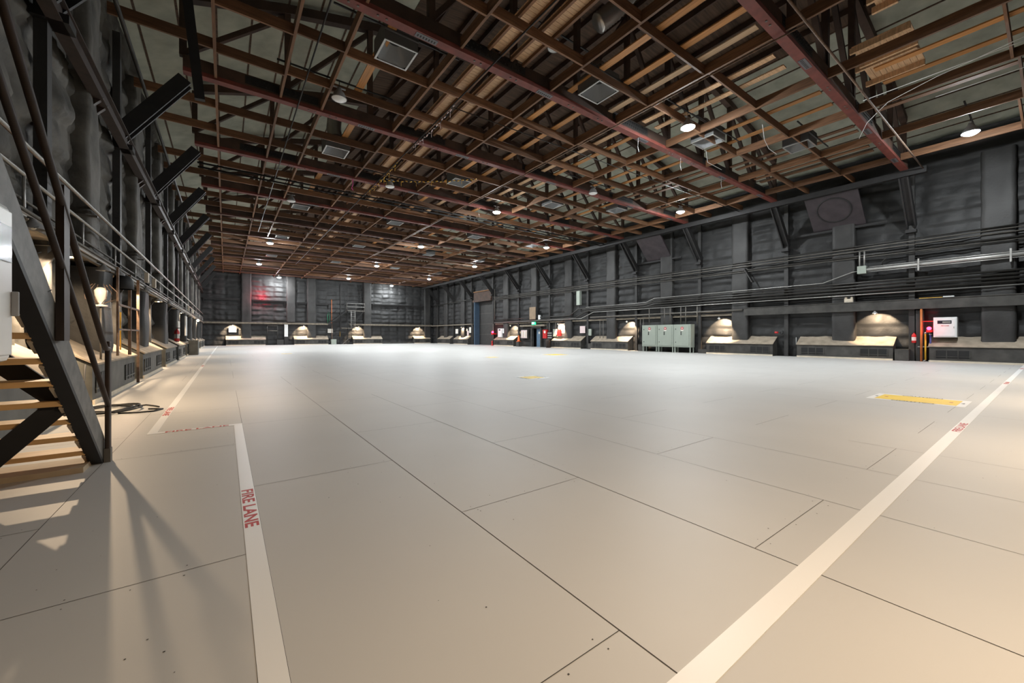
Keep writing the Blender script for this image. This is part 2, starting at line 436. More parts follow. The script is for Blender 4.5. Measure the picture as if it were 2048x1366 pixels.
# ------------------------------------------------------------------ trusses, steel channels, joists
TY = [4.4 + 5.65 * k for k in range(11)]
TRX = [-0.25, 1.52, 2.80, 5.40, 8.75, 12.10, 15.40, 18.70, 22.00, 25.30]
GX0, GX1 = -1.05, 26.95
for k, y in enumerate(TY):
    nm = nth(k)
    t = thing('roof_truss', 'dark timber roof truss with bolted webs, %s from the camera' % nm, 'roof truss', (GX0, y, 9.48), 'timber roof trusses')
    o = (GX0, y, 9.48)
    MB(o).box(GX0, GX1, y - 0.14, y + 0.16, 9.49, 9.86).build('bottom_chord', M_truss, t)
    tc = MB(o)
    xx = [GX0 + (GX1 - GX0) * i / 10 for i in range(11)]
    for i in range(10):
        tc.beam((xx[i], y, zr(xx[i]) - 0.3), (xx[i + 1], y, zr(xx[i + 1]) - 0.3), 0.25, 0.3)
    tc.build('top_chord', M_truss, t)
    for i in range(11):
        MB(o).box(xx[i] - 0.09, xx[i] + 0.09, y - 0.09, y + 0.09, 9.86, zr(xx[i]) - 0.42).build('web_post', M_truss, t)
    if k < 6:
        for i in range(10):
            a, b = (i, i + 1) if i < 5 else (i + 1, i)
            MB(o).beam((xx[a], y + .03, 9.95), (xx[b], y + .03, zr(xx[b]) - 0.5), 0.14, 0.16, (0, 1, 0)).build('web_diagonal', M_truss, t)
    if k < 4:
        for sgx in (5.6, 12.0, 18.5, 24.0, 0.6):
            bl = MB(o).box(sgx - .08, sgx + 2.1, y - .152, y - .14, 9.55, 9.82)
            for q in range(16):
                for zz in (9.62, 9.76):
                    bl.lathe((sgx + q * 0.13 + (0.06 if zz > 9.7 else 0), y - 0.15, zz), [(0.022, 0.005), (0.022, -0.025), (0.001, -0.03)], 6, axis=(0, 1, 0))
            bl.build('splice_plate', M_steelk, t)
    red = k < 5
    rname = ('dull red' if red else 'dark brown') + ' steel channel under the %s timber truss from the camera' % nm
    s_ = thing('steel_channel', rname, 'steel beam', (GX0, y - 0.02, 9.36), 'steel channels across the ceiling')
    o = (GX0, y - 0.02, 9.36)
    ch = MB(o)
    ch.box(GX0, GX1, y - 0.15, y + 0.11, 9.36, 9.385)
    ch.box(GX0, GX1, y - 0.15, y - 0.125, 9.385, 9.485)
    ch.box(GX0, GX1, y + 0.085, y + 0.11, 9.385, 9.485)
    ch.build('channel', M_steelr if red else M_steelb2, s_)
    if k < 5:
        for px_ in (4.1, 8.3, 13.6, 20.2, 24.6):
            MB(o).box(px_, px_ + 0.62, y - 0.11, y + 0.07, 9.350, 9.359).build('slotted_plate', M_plate, s_)
            sl = MB(o)
            for q in range(7): sl.box(px_ + 0.05 + q * .08, px_ + .085 + q * .08, y - .05, y + .03, 9.3465, 9.3495)
            sl.build('slot', M_grille, s_)
        for px_ in (2.4, 3.1, 5.9, 7.2, 9.7, 11.2, 15.8, 17.6, 22.1):
            for q in (0, 0.22):
                MB(o).lathe((px_ + q, y - 0.04, 9.361), [(0.03, 0), (0.03, -0.02), (0.001, -0.022)], 8).build('bolt', M_galvd, s_)
# longitudinal joists and cross joists
bays = [(YN + .15, TY[0])] + [(TY[i], TY[i + 1]) for i in range(10)] + [(TY[10], YB - .1)]
lm = {}
def bayname(b):
    return 'over the camera' if b == 0 else ('in the %s truss bay' % nth(b - 1))
for b, (y0, y1) in enumerate(bays):
    a = y0 + (0.16 if b else 0); e = y1 - (0.16 if b < 11 else 0)
    for i, x in enumerate(TRX):
        if i == 2 and b > 6: continue
        key = round(e - a, 2)
        lab = 'brown lengthwise joist, %s from the left wall, %s' % (nth(i), bayname(b))
        if key not in lm:
            mb = MB().box(-0.036, 0.036, 0, e - a, 0, 0.30)
            o = one('lengthwise_joist', mb, M_joist, lab, 'ceiling joist', 'lengthwise ceiling joists')
            lm[key] = o
        else:
            o = lm[key].copy(); COL.objects.link(o); o['label'] = lab
        o.location = (x, a, ZC + random.uniform(-.008, .008))
    cuts = [XL + 0.3] + TRX + [GX1 + 0.3]
    rows = [2.0, 4.05] if b and b < 11 else ([1.9] if b == 0 else [1.2])
    for j, dy in enumerate(rows):
        for i in range(len(cuts) - 1):
            if b > 6 and i == 2: xa, xb = cuts[2], cuts[4]
            elif b > 6 and i == 3: continue
            else: xa, xb = cuts[i], cuts[i + 1]
            jj = (0.06 if i % 2 else -0.06)
            yy = y0 + dy + jj
            L = xb - xa - 0.07
            key = ('c', round(L, 2))
            lab = 'brown cross joist, %s gap from the left, %s row %s' % (nth(i), 'nearer' if j == 0 else 'farther', bayname(b))
            if key not in lm:
                mb = MB().box(0, L, -0.03, 0.03, -0.02, 0.27)
                o = one('cross_joist', mb, M_jcross, lab, 'ceiling joist', 'cross joists between the lengthwise joists')
                lm[key] = o
            else:
                o = lm[key].copy(); COL.objects.link(o); o['label'] = lab
            o.location = (xa + 0.035, yy, ZC + 0.03 + random.uniform(-.01, .01))
# roof purlins
p0 = None
PX = [6.9 + 1.05 * i for i in range(13)]
for i, x in enumerate(PX):
    lab = 'dark roof purlin high above the middle trusses, %s from the left' % nth(i)
    if p0 is None:
        p0 = one('roof_purlin', MB().box(-0.04, 0.04, 0, YB - YN, 0, 0.24), M_truss, lab, 'purlin', 'roof purlins'); o = p0
    else:
        o = p0.copy(); COL.objects.link(o); o['label'] = lab
    o.location = (x, YN, zr(x) - 0.26)
# catwalk decks of pale planks, per bay
deckm = MB()
for q in range(37):
    deckm.box(0, 0.56, q * 0.142 + .02, q * 0.142 + 0.152, 0, 0.035 + 0.004 * (q % 3))
d0 = None
for b in range(1, 9):
    for s_, x in enumerate((6.28, 7.10)):
        lab = 'pale planks of the %s catwalk strip %s' % ('left' if s_ == 0 else 'right', bayname(b))
        if d0 is None:
            d0 = one('catwalk_deck', deckm, M_deck, lab, 'catwalk', 'pale plank catwalk strips'); o = d0
        else:
            o = d0.copy(); COL.objects.link(o); o['label'] = lab
        o.location = (x, bays[b][0] + 0.2, 9.89)
# beams carrying the catwalk
for i, x in enumerate((6.33, 6.79, 7.15, 7.61)):
    one('catwalk_rail', MB((x, 4.4, 9.76)).box(x - 0.04, x + 0.04, 4.5, 50, 9.78, 9.885), M_joist, 'dark lengthwise bearer under the pale catwalk planks, %s from the left' % nth(i), 'timber beam', 'catwalk bearers')
# loose planks lying on the cross joists
pl = 0
def plank(x, y0, y1, w, m, label):
    one('loose_plank', MB((x, y0, 9.89)).box(x - w / 2, x + w / 2, y0, y1, 9.735, 9.775), m, label, 'plank', 'planks lying over the joists')
PL = [(9.65, 4.6, 9.9, M_plank), (9.6, 10.4, 14.3, M_plank), (10.85, 4.6, 9.8, M_plank), (10.85, 10.5, 16.0, M_plank), (11.75, 4.8, 9.9, M_cream), (13.4, 5.0, 9.6, M_deck), (14.2, 5.0, 9.6, M_deck),
      (16.7, -0.5, 3.4, M_plank), (17.8, -0.5, 3.4, M_plank), (16.7, 4.8, 9.4, M_plank), (17.9, 4.8, 9.4, M_plank), (19.8, 0.5, 4.0, M_joist), (20.5, 4.8, 9.6, M_joist), (21.1, 4.8, 9.6, M_joist),
      (14.0, 10.5, 15.5, M_plank), (13.2, 10.5, 15.5, M_deck), (16.8, 10.5, 15.4, M_plank), (17.9, 10.5, 15.4, M_plank), (9.8, 16.2, 21.0, M_plank), (11.0, 16.2, 21.0, M_plank), (3.7, 10.6, 14.5, M_plank), (19.9, 10.4, 15.4, M_joist),
      (13.3, 16.2, 21.0, M_deck), (14.2, 16.2, 21.0, M_deck), (16.9, 16.3, 21.0, M_plank), (23.2, 4.9, 9.6, M_joist), (23.9, 4.9, 9.6, M_joist), (20.6, 10.4, 15.4, M_joist), (23.4, 10.4, 15.4, M_joist),
      (9.9, 22.0, 26.4, M_plank), (11.1, 22.0, 26.4, M_deck), (13.6, 22.0, 26.4, M_plank), (16.9, 22.0, 26.4, M_plank), (20.0, 16.4, 20.9, M_plank), (20.2, 22.0, 26.4, M_plank), (4.0, 22.1, 26.2, M_plank),
      (10.4, 27.6, 32.0, M_plank), (13.9, 27.6, 32.0, M_plank), (17.2, 27.6, 32.0, M_deck), (4.1, 16.2, 20.6, M_plank), (11.0, 33.2, 37.6, M_plank), (14.2, 33.2, 37.6, M_plank), (18.0, 33.2, 37.6, M_plank)]
def colname(m): return {'orange_plank': 'orange', 'cream_plank': 'cream', 'pale_plank': 'pale tan', 'brown_joist_timber': 'dark brown'}[m.name]
for n_, (x, y0, y1, m) in enumerate(PL):
    i = sum(1 for q in TRX if q < x)
    bb = [q for q in range(12) if bays[q][0] - 2 < (y0 + y1) / 2 < bays[q][1]][-1]
    same = sum(1 for q in PL[:n_] if sum(1 for w_ in TRX if w_ < q[0]) == i and abs(q[1] - y0) < 1.0)
    plank(x, y0, y1, 0.24, m, '%s plank %son joists, %s gap from the left, %s' % (colname(m), ['', 'second ', 'third '][same], nth(i), bayname(bb)))
for i, (x, y, w, l) in enumerate(((15.7, 3.0, 1.1, 1.3), (17.0, 3.1, 1.3, 1.4), (13.5, 2.6, .6, .5))):
    mb = MB((x, y, 10.2))
    for q in range(int(l / .14)): mb.box(x - w / 2, x + w / 2, y - l / 2 + q * .14, y - l / 2 + q * .14 + .132, 9.9, 9.93)
    for q in (x - w / 2 + .05, x + w / 2 - .05): mb.box(q - .04, q + .04, y - l / 2, y + l / 2, 9.735, 9.9)
    one('plywood_platform', mb, M_deck, 'pale plank platform above the right joists, %s from the left' % nth(i), 'platform', 'pale plank platforms')

# girders along both side walls, braces and posts
for sgn, x, nm in ((1, GX1 - .05, 'right'),):
    one('side_girder', MB((x, 4, 9.2)).box(x - 0.13, x + 0.13, 3.6, 62.6, 9.06, 9.355), M_steelk, 'long black girder under the joist ends along the %s wall' % nm, 'steel beam')
one('wall_channel', MB((-2.35, 3, 6.8)).box(-2.36, -2.30, 2.5, 62.5, 6.62, 7.0).box(-2.42, -2.22, 2.5, 62.5, 7.0, 7.03).box(-2.42, -2.22, 2.5, 62.5, 6.60, 6.62), M_steelb, 'long brown steel channel high on the left wall under the brace feet', 'steel beam')
b0 = {}
for sgn, xf, xt, nm in ((1, -2.5, -1.0, 'left'), (-1, 28.8, 26.9, 'right')):
    for k, y in enumerate(TY):
        lab = 'black steel knee brace on the %s wall, %s from the camera' % (nm, nth(k))
        if nm not in b0:
            t = thing('knee_brace', lab, 'brace', (xf, y, 0), 'black knee braces on the %s wall' % nm)
            o = (xf, y, 0)
            w = 0.13
            br = MB(o)
            a = Vector((xf, y, 6.95)); e = Vector((xt, y, 9.12))
            br.beam(a + Vector((0, -0.15, 0)), e + Vector((0, -0.15, 0)), 0.06, 0.36, (0, 0, 1))
            br.beam(a + Vector((0, 0.15, 0)), e + Vector((0, 0.15, 0)), 0.06, 0.36, (0, 0, 1))
            br.beam(a, e, 0.24, 0.05, (0, 0, 1))
            br.build('diagonal', M_steelk, t)
            MB(o).box(xf - 0.08, xf + 0.08, y - 0.11, y + 0.11, 0, 9.9).build('post', M_col, t)
            MB(o).box(min(xf - .1, xf + .35 * sgn), max(xf, xf + .35 * sgn), y - 0.2, y + 0.2, 6.6, 6.75).build('foot_bracket', M_steelk, t)
            b0[nm] = t
        else:
            dup(b0[nm], (xf, y, 0), lab)
for sgn in ():
    pass
# small brackets from the left wall to the channel
q0 = None
for k in range(11):
    y = 7.2 + 5.65 * k
    lab = 'dark boxed outrigger bracket on the left wall, %s from the camera' % nth(k)
    if q0 is None:
        t = thing('wall_bracket', lab, 'bracket', (XL, y, 6.0), 'outrigger brackets on the left wall')
        o = (XL, y, 6.0)
        for yy in (y - 0.28, y + 0.12):
            mb = MB(o)
            mb.beam((XL + .02, yy + .08, 6.2), (-2.3, yy + .08, 6.72), .1, .2)
            mb.beam((XL + .02, yy + .08, 6.2), (-2.55, yy + .08, 5.9), .1, .12)
            mb.build('arm', M_steelb, t)
        q0 = t
    else: dup(q0, (XL, y, 6.0), lab)

# wrapped columns
def column(name_, base, axis, w, d, z0, z1, seed, m=M_col, label='', grp=''):
    """lumpy wrapped pilaster; axis: direction out of the wall"""
    ax = Vector(axis); sd = Vector((-ax.y, ax.x, 0))
    nz = int((z1 - z0) / 0.16)
    prof = []
    N = 18
    V = []; 
    for j in range(nz + 1):
        z = z0 + (z1 - z0) * j / nz
        band = abs(math.sin((z + seed) * math.pi / 1.25)) ** 0.35
        for i in range(N + 1):
            t = i / N
            # path: side, front, side
            if t < 0.25: a, b = -w / 2, d * (t / 0.25)
            elif t < 0.75: a, b = -w / 2 + w * (t - 0.25) / 0.5, d
            else: a, b = w / 2, d * (1 - (t - 0.75) / 0.25)
            rnd = 0.06
            n_ = noise.noise(Vector((a * 1.6 + seed, b * 2, z * 0.9 + seed))) * 0.05
            k = 0.96 + 0.04 * band
            V.append(Vector(base) + sd * (a * k * (1 + n_)) + ax * (b * k + n_ * (1 if b > 0.1 else 0)) + Vector((0, 0, z)))
    F = []
    for j in range(nz):
        for i in range(N):
            q = j * (N + 1) + i
            F.append((q, q + 1, q + N + 2, q + N + 1))
    mb = MB((base[0], base[1], z0)).add(V, F)
    return one(name_, mb, m, label, 'column', grp, True)
PY = [1.57 + 5.62 * k for k in range(11)]
for k, y in enumerate(PY):
    if k != 8:
        zb = 2.75 if k == 6 else 0.95
        column('padded_column', (XR + .1, y, 0), (-1, 0, 0), 1.05, 0.52, zb, 9.9, k * 1.7, label='grey padded column on the right wall, %s from the camera end' % nth(k), grp='padded columns on the right wall')
    column('padded_column', (XL - .1, y, 0), (1, 0, 0), 0.95, 0.46, 2.96, 9.9, k * 2.3 + 1, M_padl, label='dusty padded column on the left wall, %s from the camera end' % nth(k), grp='padded columns on the left wall')
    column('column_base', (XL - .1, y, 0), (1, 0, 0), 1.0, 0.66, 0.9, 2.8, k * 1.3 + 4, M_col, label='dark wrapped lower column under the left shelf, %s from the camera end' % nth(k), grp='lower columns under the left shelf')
for k, x in enumerate((2.22, 10.05, 17.9, 27.9)):
    column('padded_column', (x, YB + .1, 0), (0, -1, 0), 1.15, 0.6, 0.95, 9.9, k * 3.1, label='grey padded column on the back wall, %s from the left' % nth(k), grp='padded columns on the back wall')
column('padded_column', (7.45, YB + .1, 0), (0, -1, 0), 1.1, 0.4, 3.2, 9.9, 4.4, label='shallow padded column on the back wall left of the yellow-lit bay', grp='padded columns on the back wall')

# ------------------------------------------------------------------ benches (sloped-top boxed ledges)
def bench(label, grp, axis, base, L, top_m, body_m, ext=0.0, H1=0.78, H2=1.28, dep=0.72, grill=(0.18, 0.82)):
    """local frame: x along the wall, y from the wall (0) outwards (dep); rotated to place"""
    rz = axis
    t = thing('boxed_bench', label, 'bench', base, grp, rz)
    h = L / 2
    MB().prism([(0, 0.0), (dep, 0.0), (dep, H1 - .03), (0, H2 - .03)], -h, h, 'x').build('body', body_m, t)
    tp = MB()
    s_ = Vector((0, dep + 0.05, H1)); e = Vector((0, 0.0, H2))
    tp.prism([(dep + .05, H1 - .035), (dep + .05, H1), (0, H2 + .0), (0, H2 - .035)], -h - .03, h + .03, 'x')
    tp.build('sloped_top', top_m, t)
    MB().box(-h, h, dep - .01, dep + .035, 0, 0.09).build('kerb', M_kerb, t)
    for g in grill:
        c = -h + L * g
        g_ = MB().box(c - L * .13, c + L * .13, dep - .01, dep + .012, 0.2, 0.58).build('vent_grille', M_grille, t)
        sl = MB()
        for q in range(4): sl.box(c - L * .13 + q * L * .0867 - .02, c - L * .13 + q * L * .0867 + .02, dep + .012, dep + .025, .2, .58)
        sl.box(c - L * .14, c + L * .14, dep + .012, dep + .03, 0.27, 0.30)
        sl.build('slat_frame', body_m, g_)
    if ext:
        MB().box(h + .03, h + ext, 0, dep, 0, 0.62).build('low_box', body_m, t)
    return t
HP = math.pi / 2
for k, y in enumerate(PY):
    if k in (3, 6, 8): continue
    bench('dark boxed bench with sloped dusty top at the right wall, %s from the camera end' % nth(k), 'boxed benches along the right wall', HP, (XR, y, 0), 4.3, M_benchtop, M_wooddk)
for k, y in enumerate(PY):
    if k == 6: continue
    bench('grey boxed bench with sloped dusty top at the left wall, %s from the camera end' % nth(k), 'boxed benches along the left wall', -HP, (XL, y, 0), 4.3, M_benchtop, M_benchl)
bench('long grey boxed bench at the left wall below the white notice', 'boxed benches along the left wall', -HP, (XL, PY[6], 0), 4.3, M_benchtop, M_benchl, H1=0.8, H2=1.0)
for k, (x0, x1) in enumerate(((0.05, 4.4), (7.8, 12.2), (15.7, 20.1), (25.4, 28.3))):
    bench('dark boxed bench with pale sloped top at the back wall, %s from the left' % nth(k), 'boxed benches along the back wall', math.pi, ((x0 + x1) / 2, YB, 0), x1 - x0, M_benchtop, M_wooddk)
for k, x in enumerate((7.1, 12.7, 18.2)):
    bench('dark boxed bench behind the camera, %s from the left' % nth(k), 'boxed benches along the near wall', 0, (x, YN - .02, 0), 4.3, M_benchtop, M_wooddk, dep=0.7)
one('base_board', MB((20.3, YB, 0)).box(20.2, 25.3, YB - .32, YB - .16, 0, 0.25), M_wooddk, 'low dark board at the foot of the bright back wall padding', 'board')

# ------------------------------------------------------------------ ledges
one('wall_ledge', MB((28.6, 0, 2.9)).box(28.45, 28.72, -1, 12.45, 2.66, 3.14).box(28.42, 29.1, -1, 12.45, 3.14, 3.18), M_wooddk, 'long black boxed ledge on the right wall above the white panel', 'ledge')
one('wall_ledge', MB((28.6, 12.5, 2.9)).box(28.75, 28.95, 12.5, 43.4, 2.72, 2.84).box(28.72, 29.0, 12.5, 43.4, 2.84, 2.86), M_ledge, 'thin dusty ledge on the right wall above the cabinets and blue door', 'ledge')
one('wall_ledge', MB((28.6, 50, 2.9)).box(28.55, 28.9, 49.3, YB - .2, 2.86, 3.0), M_ledge, 'short dusty ledge on the right wall beyond the rolling door', 'ledge')
one('wall_ledge', MB((13, YB - .3, 3)).box(XL + .4, 12.2, YB - .62, YB - .1, 2.98, 3.08).box(XL + .4, 12.2, YB - .6, YB - .54, 2.86, 2.98), M_ledge, 'pale dusty ledge across the left half of the back wall', 'ledge')
one('wall_ledge', MB((20, YB - .3, 3)).box(15.2, 28.6, YB - .62, YB - .1, 2.98, 3.08).box(15.2, 28.6, YB - .6, YB - .54, 2.86, 2.98), M_ledge, 'pale dusty ledge across the right half of the back wall', 'ledge')
def rail_board(label, x0, x1, zc=6.1, bm=M_steelk):
    t = thing('padded_rail', label, 'rail', (x0, YB, zc), 'rails high on the back wall')
    o = (x0, YB, zc)
    MB(o).box(x0, x1, YB - .45, YB - .1, zc - .04, zc + .05).box(x0, x1, YB - .32, YB - .2, zc - .22, zc - .04).build('board', bm, t)
    n = max(2, int((x1 - x0) / 2) + 1)
    for i in range(n):
        x = x0 + .1 + (x1 - x0 - .2) * i / (n - 1)
        MB(o).beam((x, YB - .4, zc), (x, YB - .08, zc - .75), .08, .1, (1, 0, 0)).build('strut', M_steelk, t)
rail_board('dark board rail on the back wall left of the red glow', XL + .4, 1.5)
rail_board('board rail on the back wall under the red glow', 2.85, 6.8)
rail_board('dark board rail on the back wall behind the far stairs', 8.1, 12.4, 6.0)
rail_board('dark board rail on the back wall over the bright padding', 18.6, 27.2, 6.25)
# left wall shelf walkway
t = thing('wall_shelf', 'long narrow shelf along the left wall carrying conduits and lamps', 'shelf', (XL, 4, 2.9))
o = (XL, 4, 2.9)
MB(o).box(XL, -2.22, 2.0, YB - .3, 2.9, 2.95).box(-2.26, -2.2, 2.0, YB - .3, 2.82, 2.98).build('shelf_board', M_ledge, t)
for k in range(21):
    y = 4.3 + 2.84 * k
    MB(o).beam((XL + .1, y, 2.25), (-2.25, y, 2.85), .08, .09).build('strut', M_steelk, t)
t = thing('pipe_handrail', 'silver pipe handrail standing on the left wall shelf', 'handrail', (-2.3, 4, 2.95))
o = (-2.3, 4, 2.95)
MB(o).tube([(-2.3, 2.2, 3.58), (-2.3, YB - .4, 3.58)], 0.028, 8).build('top_rail', M_galv, t, True)
for k in range(21):
    y = 5.7 + 2.84 * k
    MB(o).tube([(-2.3, y, 2.95), (-2.3, y, 3.57)], 0.02, 6).build('post', M_galv, t, True)

# ------------------------------------------------------------------ conduits and pipes
def pipe(label, pts, r, m, name='conduit', cat='pipe', grp=None, n=8):
    mb = MB(pts[0]); mb.tube(pts, r, n)
    return one(name, mb, m, label, cat, grp, True)
g = 'conduits along the left wall'
for i, (x, z_, r, m, lab) in enumerate(((-2.36, 4.10, .032, M_galvd, 'upper of the thick dusty pair'), (-2.30, 4.02, .032, M_galv, 'lower silver one of the thick pair'), (-2.25, 3.93, .008, M_rust, 'thin coppery one under the thick pair'),
                                       (-2.22, 3.02, .03, M_galvd, 'thick one lying on the shelf'), (-2.17, 2.90, .022, M_galv, 'silver one along the shelf edge'), (-2.16, 2.80, .014, M_galvd, 'thin lowest one under the shelf edge'), (-2.36, 3.26, .022, M_galvd, 'dusty one midway over the shelf'))):
    pipe('long conduit on the left wall, %s' % lab, [(x, 1.5, z_), (x, 20, z_ + .01), (x, 40, z_), (x, YB - .5, z_)], r, m, grp=g)
for k in range(8):
    y = 6.2 + 6 * k
    one('strut_clamp', MB((-2.4, y, 4)).box(-2.72, -2.24, y - .025, y + .025, 3.86, 3.9), M_galvd, 'small strut holding the paired conduits on the left wall, %s away' % nth(k), 'clamp', 'struts under the paired conduits')
# dark leaning pipe high on the left
pipe('long jointed black pipe high above the left wall by the braces', [(-2.1, 2.5, 9.2), (-2.1, 62, 9.2)], .05, M_pipek)
# right wall bundles
g = 'thick black pipes on the right wall'
for i in range(4):
    z_ = 4.24 - .165 * i
    xx = 28.5
    pts = [(xx, -1.2, z_), (xx, 19.6 + .3 * i, z_)] if i else [(xx, -1.2, z_), (xx, 19.3, z_), (xx, 20.1, 3.96), (xx, 28.0, 3.96), (xx, 29.2, 3.35), (xx, 43.2, 3.35)]
    if i in (1, 2): pts = [(xx, -1.2, z_), (xx, 19.3, z_), (xx, 20.3, z_ - .2), (xx, 27.4, z_ - .2), (28.7, 27.8, z_ - .2)]
    if i == 3: pts = [(xx, -1.2, z_), (xx, 26.8, z_ - .05), (xx, 28.4, 3.1), (xx, 43.2, 3.06)]
    pipe('thick black pipe on the right wall, %s from the top of the bundle' % nth(i), pts, .062 if i else .058, M_pipek if i else M_pipek, grp=g, n=10)
pipe('thin silver conduit under the black pipe bundle on the right wall', [(28.47, -1.2, 3.58), (28.47, 26.0, 3.54), (28.47, 27.6, 3.0), (28.47, 43.2, 2.95)], .028, M_galv)
pipe('thin silver conduit above the black pipe bundle, bending up to the grey box', [(28.5, 27, 4.06), (28.5, 20.2, 4.08), (28.5, 19.4, 4.36), (28.5, 8.1, 4.38), (28.5, 6.75, 4.86), (28.5, 6.45, 4.9)], .024, M_galv)
pipe('thick galvanized pipe leaving the grey box toward the right', [(28.45, 6.2, 4.92), (28.45, -1.3, 4.92)], .085, M_galv, n=14)
pipe('thin galvanized conduit over the thick galvanized pipe', [(28.45, 6.2, 5.05), (28.45, -1.3, 5.05)], .022, M_galv)
pipe('thin galvanized conduit under the thick galvanized pipe', [(28.45, 6.2, 4.79), (28.45, -1.3, 4.79)], .02, M_galv)
pipe('slim dark conduit curving down above the galvanized pipe', [(28.6, -1.2, 5.52), (28.6, 4.9, 5.56), (28.6, 5.3, 5.5), (28.6, 5.5, 5.3), (28.6, 5.5, 5.0)], .022, M_pipek)
jb = thing('junction_box', 'grey square junction box on the right wall with two conduits rising', 'junction box', (28.5, 6.3, 4.7))
o = (28.5, 6.3, 4.7)
MB(o).box(28.36, 28.62, 6.12, 6.5, 4.72, 5.14).build('box', M_cab, jb, bevel=.01)
for yy in (6.22, 6.42):
    MB(o).tube([(28.5, yy, 5.14), (28.5, yy, 5.95)], .035, 8).build('riser', M_galv, jb, True)
for yy in (4.1, 1.2, -0.6):
    one('pipe_hanger', MB((28.5, yy, 4.8)).box(28.32, 28.35, yy - .03, yy + .03, 4.6, 5.2).box(28.35, 28.9, yy - .03, yy + .03, 4.66, 4.70), M_galv, 'silver hanger strap on the thick galvanized pipe, at %s' % {4.1: 'its left', 1.2: 'its middle', -0.6: 'its right end'}[yy], 'hanger', 'hanger straps')
g = 'high conduits on the right wall'
for i, (z_, r, m) in enumerate(((6.27, .03, M_pipek), (6.15, .03, M_galvd), (5.98, .03, M_galvd), (5.72, .05, M_pipek), (5.62, .02, M_galvd))):
    pipe('long high conduit on the right wall, %s from the top' % nth(i), [(28.55, -1.3, z_), (28.55, 16, z_ + .02), (28.55, 43.4, z_ + (.1 if i < 3 else .3))], r, m, grp=g)
one('vertical_conduits', MB((28.6, 28.1, 4)).tube([(28.6, 28.0, 4.1), (28.6, 28.0, 9.0)], .03, 6), M_pipek, 'dark vertical conduit on the right wall above the tall grey box', 'pipe', None, True)
one('electrical_box', MB((28.6, 28.0, 5)).box(28.45, 28.75, 27.8, 28.25, 4.35, 5.75), M_cab, 'tall narrow grey box high on the right wall at the conduit bend', 'electrical box', bevel=.01)
for i, (y, z0, z1) in enumerate(((15.7, 2.15, 3.5), (16.6, 2.15, 3.5), (17.0, 2.15, 3.5), (17.9, 2.15, 3.5), (18.4, 2.15, 3.5), (19.8, 2.15, 3.5))):
    pipe('upright conduit rising from the sage cabinets, %s from the right' % nth(i), [(28.4, y, z0 - .01), (28.4, y, z1)], .035, M_galvd, grp='conduits over the cabinets')
pipe('thick dusty pipe along the right wall over the sage cabinets', [(28.6, 12.6, 3.06), (28.6, 26.5, 3.06)], .07, M_galvd)
for i, (y, zz) in enumerate(((25.0, 2.0), (25.4, 2.4), (20.6, 1.2), (20.9, 1.6), (32.6, 1.2), (33.0, 1.4), (31.6, 1.3))):
    pipe('slender drop conduit on the right wall, %s of the scattered ones' % nth(i), [(28.72, y, 0.3 if zz > 1.9 else zz), (28.72, y, 2.75)], .028, M_galvd, grp='drop conduits')
# right of the rolling door
pipe('upright silver conduit on the near side of the rolling door', [(28.6, 43.3, 3.4), (28.6, 43.3, 7.4)], .05, M_galvd)
pipe('upright dark pipe on the far side of the rolling door', [(28.6, 49.0, .1), (28.6, 49.0, 2.6), (28.6, 49.4, 2.95), (28.6, 50, 2.95)], .06, M_galvd)
pipe('dark pipe from the rolling door to the back corner, high on the wall', [(28.6, 49.2, 6.5), (28.6, YB - .3, 6.3)], .06, M_pipek)
# ceiling pipes
pipe('long thin black pipe under the left joists, running away to the back', [(2.03, 4.6, 9.28), (2.03, 36, 9.28)], .022, M_steelk)
pipe('long black pipe wound with striped tape, running under the catwalk', [(6.36, 4.6, 9.28), (6.36, 50, 9.28)], .022, M_steelk)
pipe('upper of the two black pipes crossing the whole ceiling', [(GX0, 23.2, 9.28), (GX1, 23.2, 9.28)], .045, M_steelk)
pipe('lower of the two black pipes crossing the whole ceiling', [(GX0, 23.6, 9.22), (GX1, 23.6, 9.22)], .045, M_steelk)
pipe('pale conduit crossing the ceiling beyond the black pipe pair', [(GX0, 33.6, 9.30), (15, 33.4, 9.30), (GX1, 33.4, 9.30)], .02, M_galvd)
pipe('coppery conduit crossing the ceiling farther back', [(GX0, 39.4, 9.30), (GX1, 39.4, 9.30)], .022, M_rust)
pipe('thin dark pipe crossing the near right ceiling behind the red channel', [(9.5, 3.72, 9.25), (26.9, 3.72, 9.25)], .032, M_rust)
pipe('thin pipe running lengthwise under the joists left of the big lamp', [(12.0, 3.8, 9.27), (12.0, 40, 9.27)], .022, M_rust)
pipe('dark conduit crossing the ceiling between the first red channels', [(6.5, 12.4, 9.29), (GX1, 12.0, 9.29)], .018, M_pipek)
for i, pts in enumerate(([(17.3, 0.3, 9.34), (17.9, 2.2, 9.36), (18.4, 3.4, 9.32), (19.6, 4.2, 9.34), (20.8, 4.7, 9.3)], [(16.6, 6.6, 9.38), (17.8, 7.0, 9.3), (19.0, 7.3, 9.38), (19.8, 7.3, 9.36)], [(17.0, 9.0, 9.38), (18.1, 9.5, 9.34), (19.6, 9.6, 9.4)])):
    P = []
    for q in range(len(pts) - 1):
        for s_ in range(4): P.append(Vector(pts[q]).lerp(Vector(pts[q + 1]), s_ / 4))
    P.append(Vector(pts[-1]))
    pipe('loose white cable strung under the right joists, %s away' % nth(i), P, .010, M_white, 'loose_cable', 'cable', 'white ceiling cables')
for i, (x, y) in enumerate(((13.6, 10.0), (16.7, 10.0), (20.4, 10.0), (18.9, 21.35), (12.9, 21.35), (15.6, 38.3))):
    pipe('short pale hanging wire under the joists, %s of them' % nth(i), [(x, y, 9.36), (x, y + .02, 9.0), (x + .04, y, 8.8)], .009, M_white if i < 3 else M_galvd, 'hanging_wire', 'cable', 'short hanging wires')
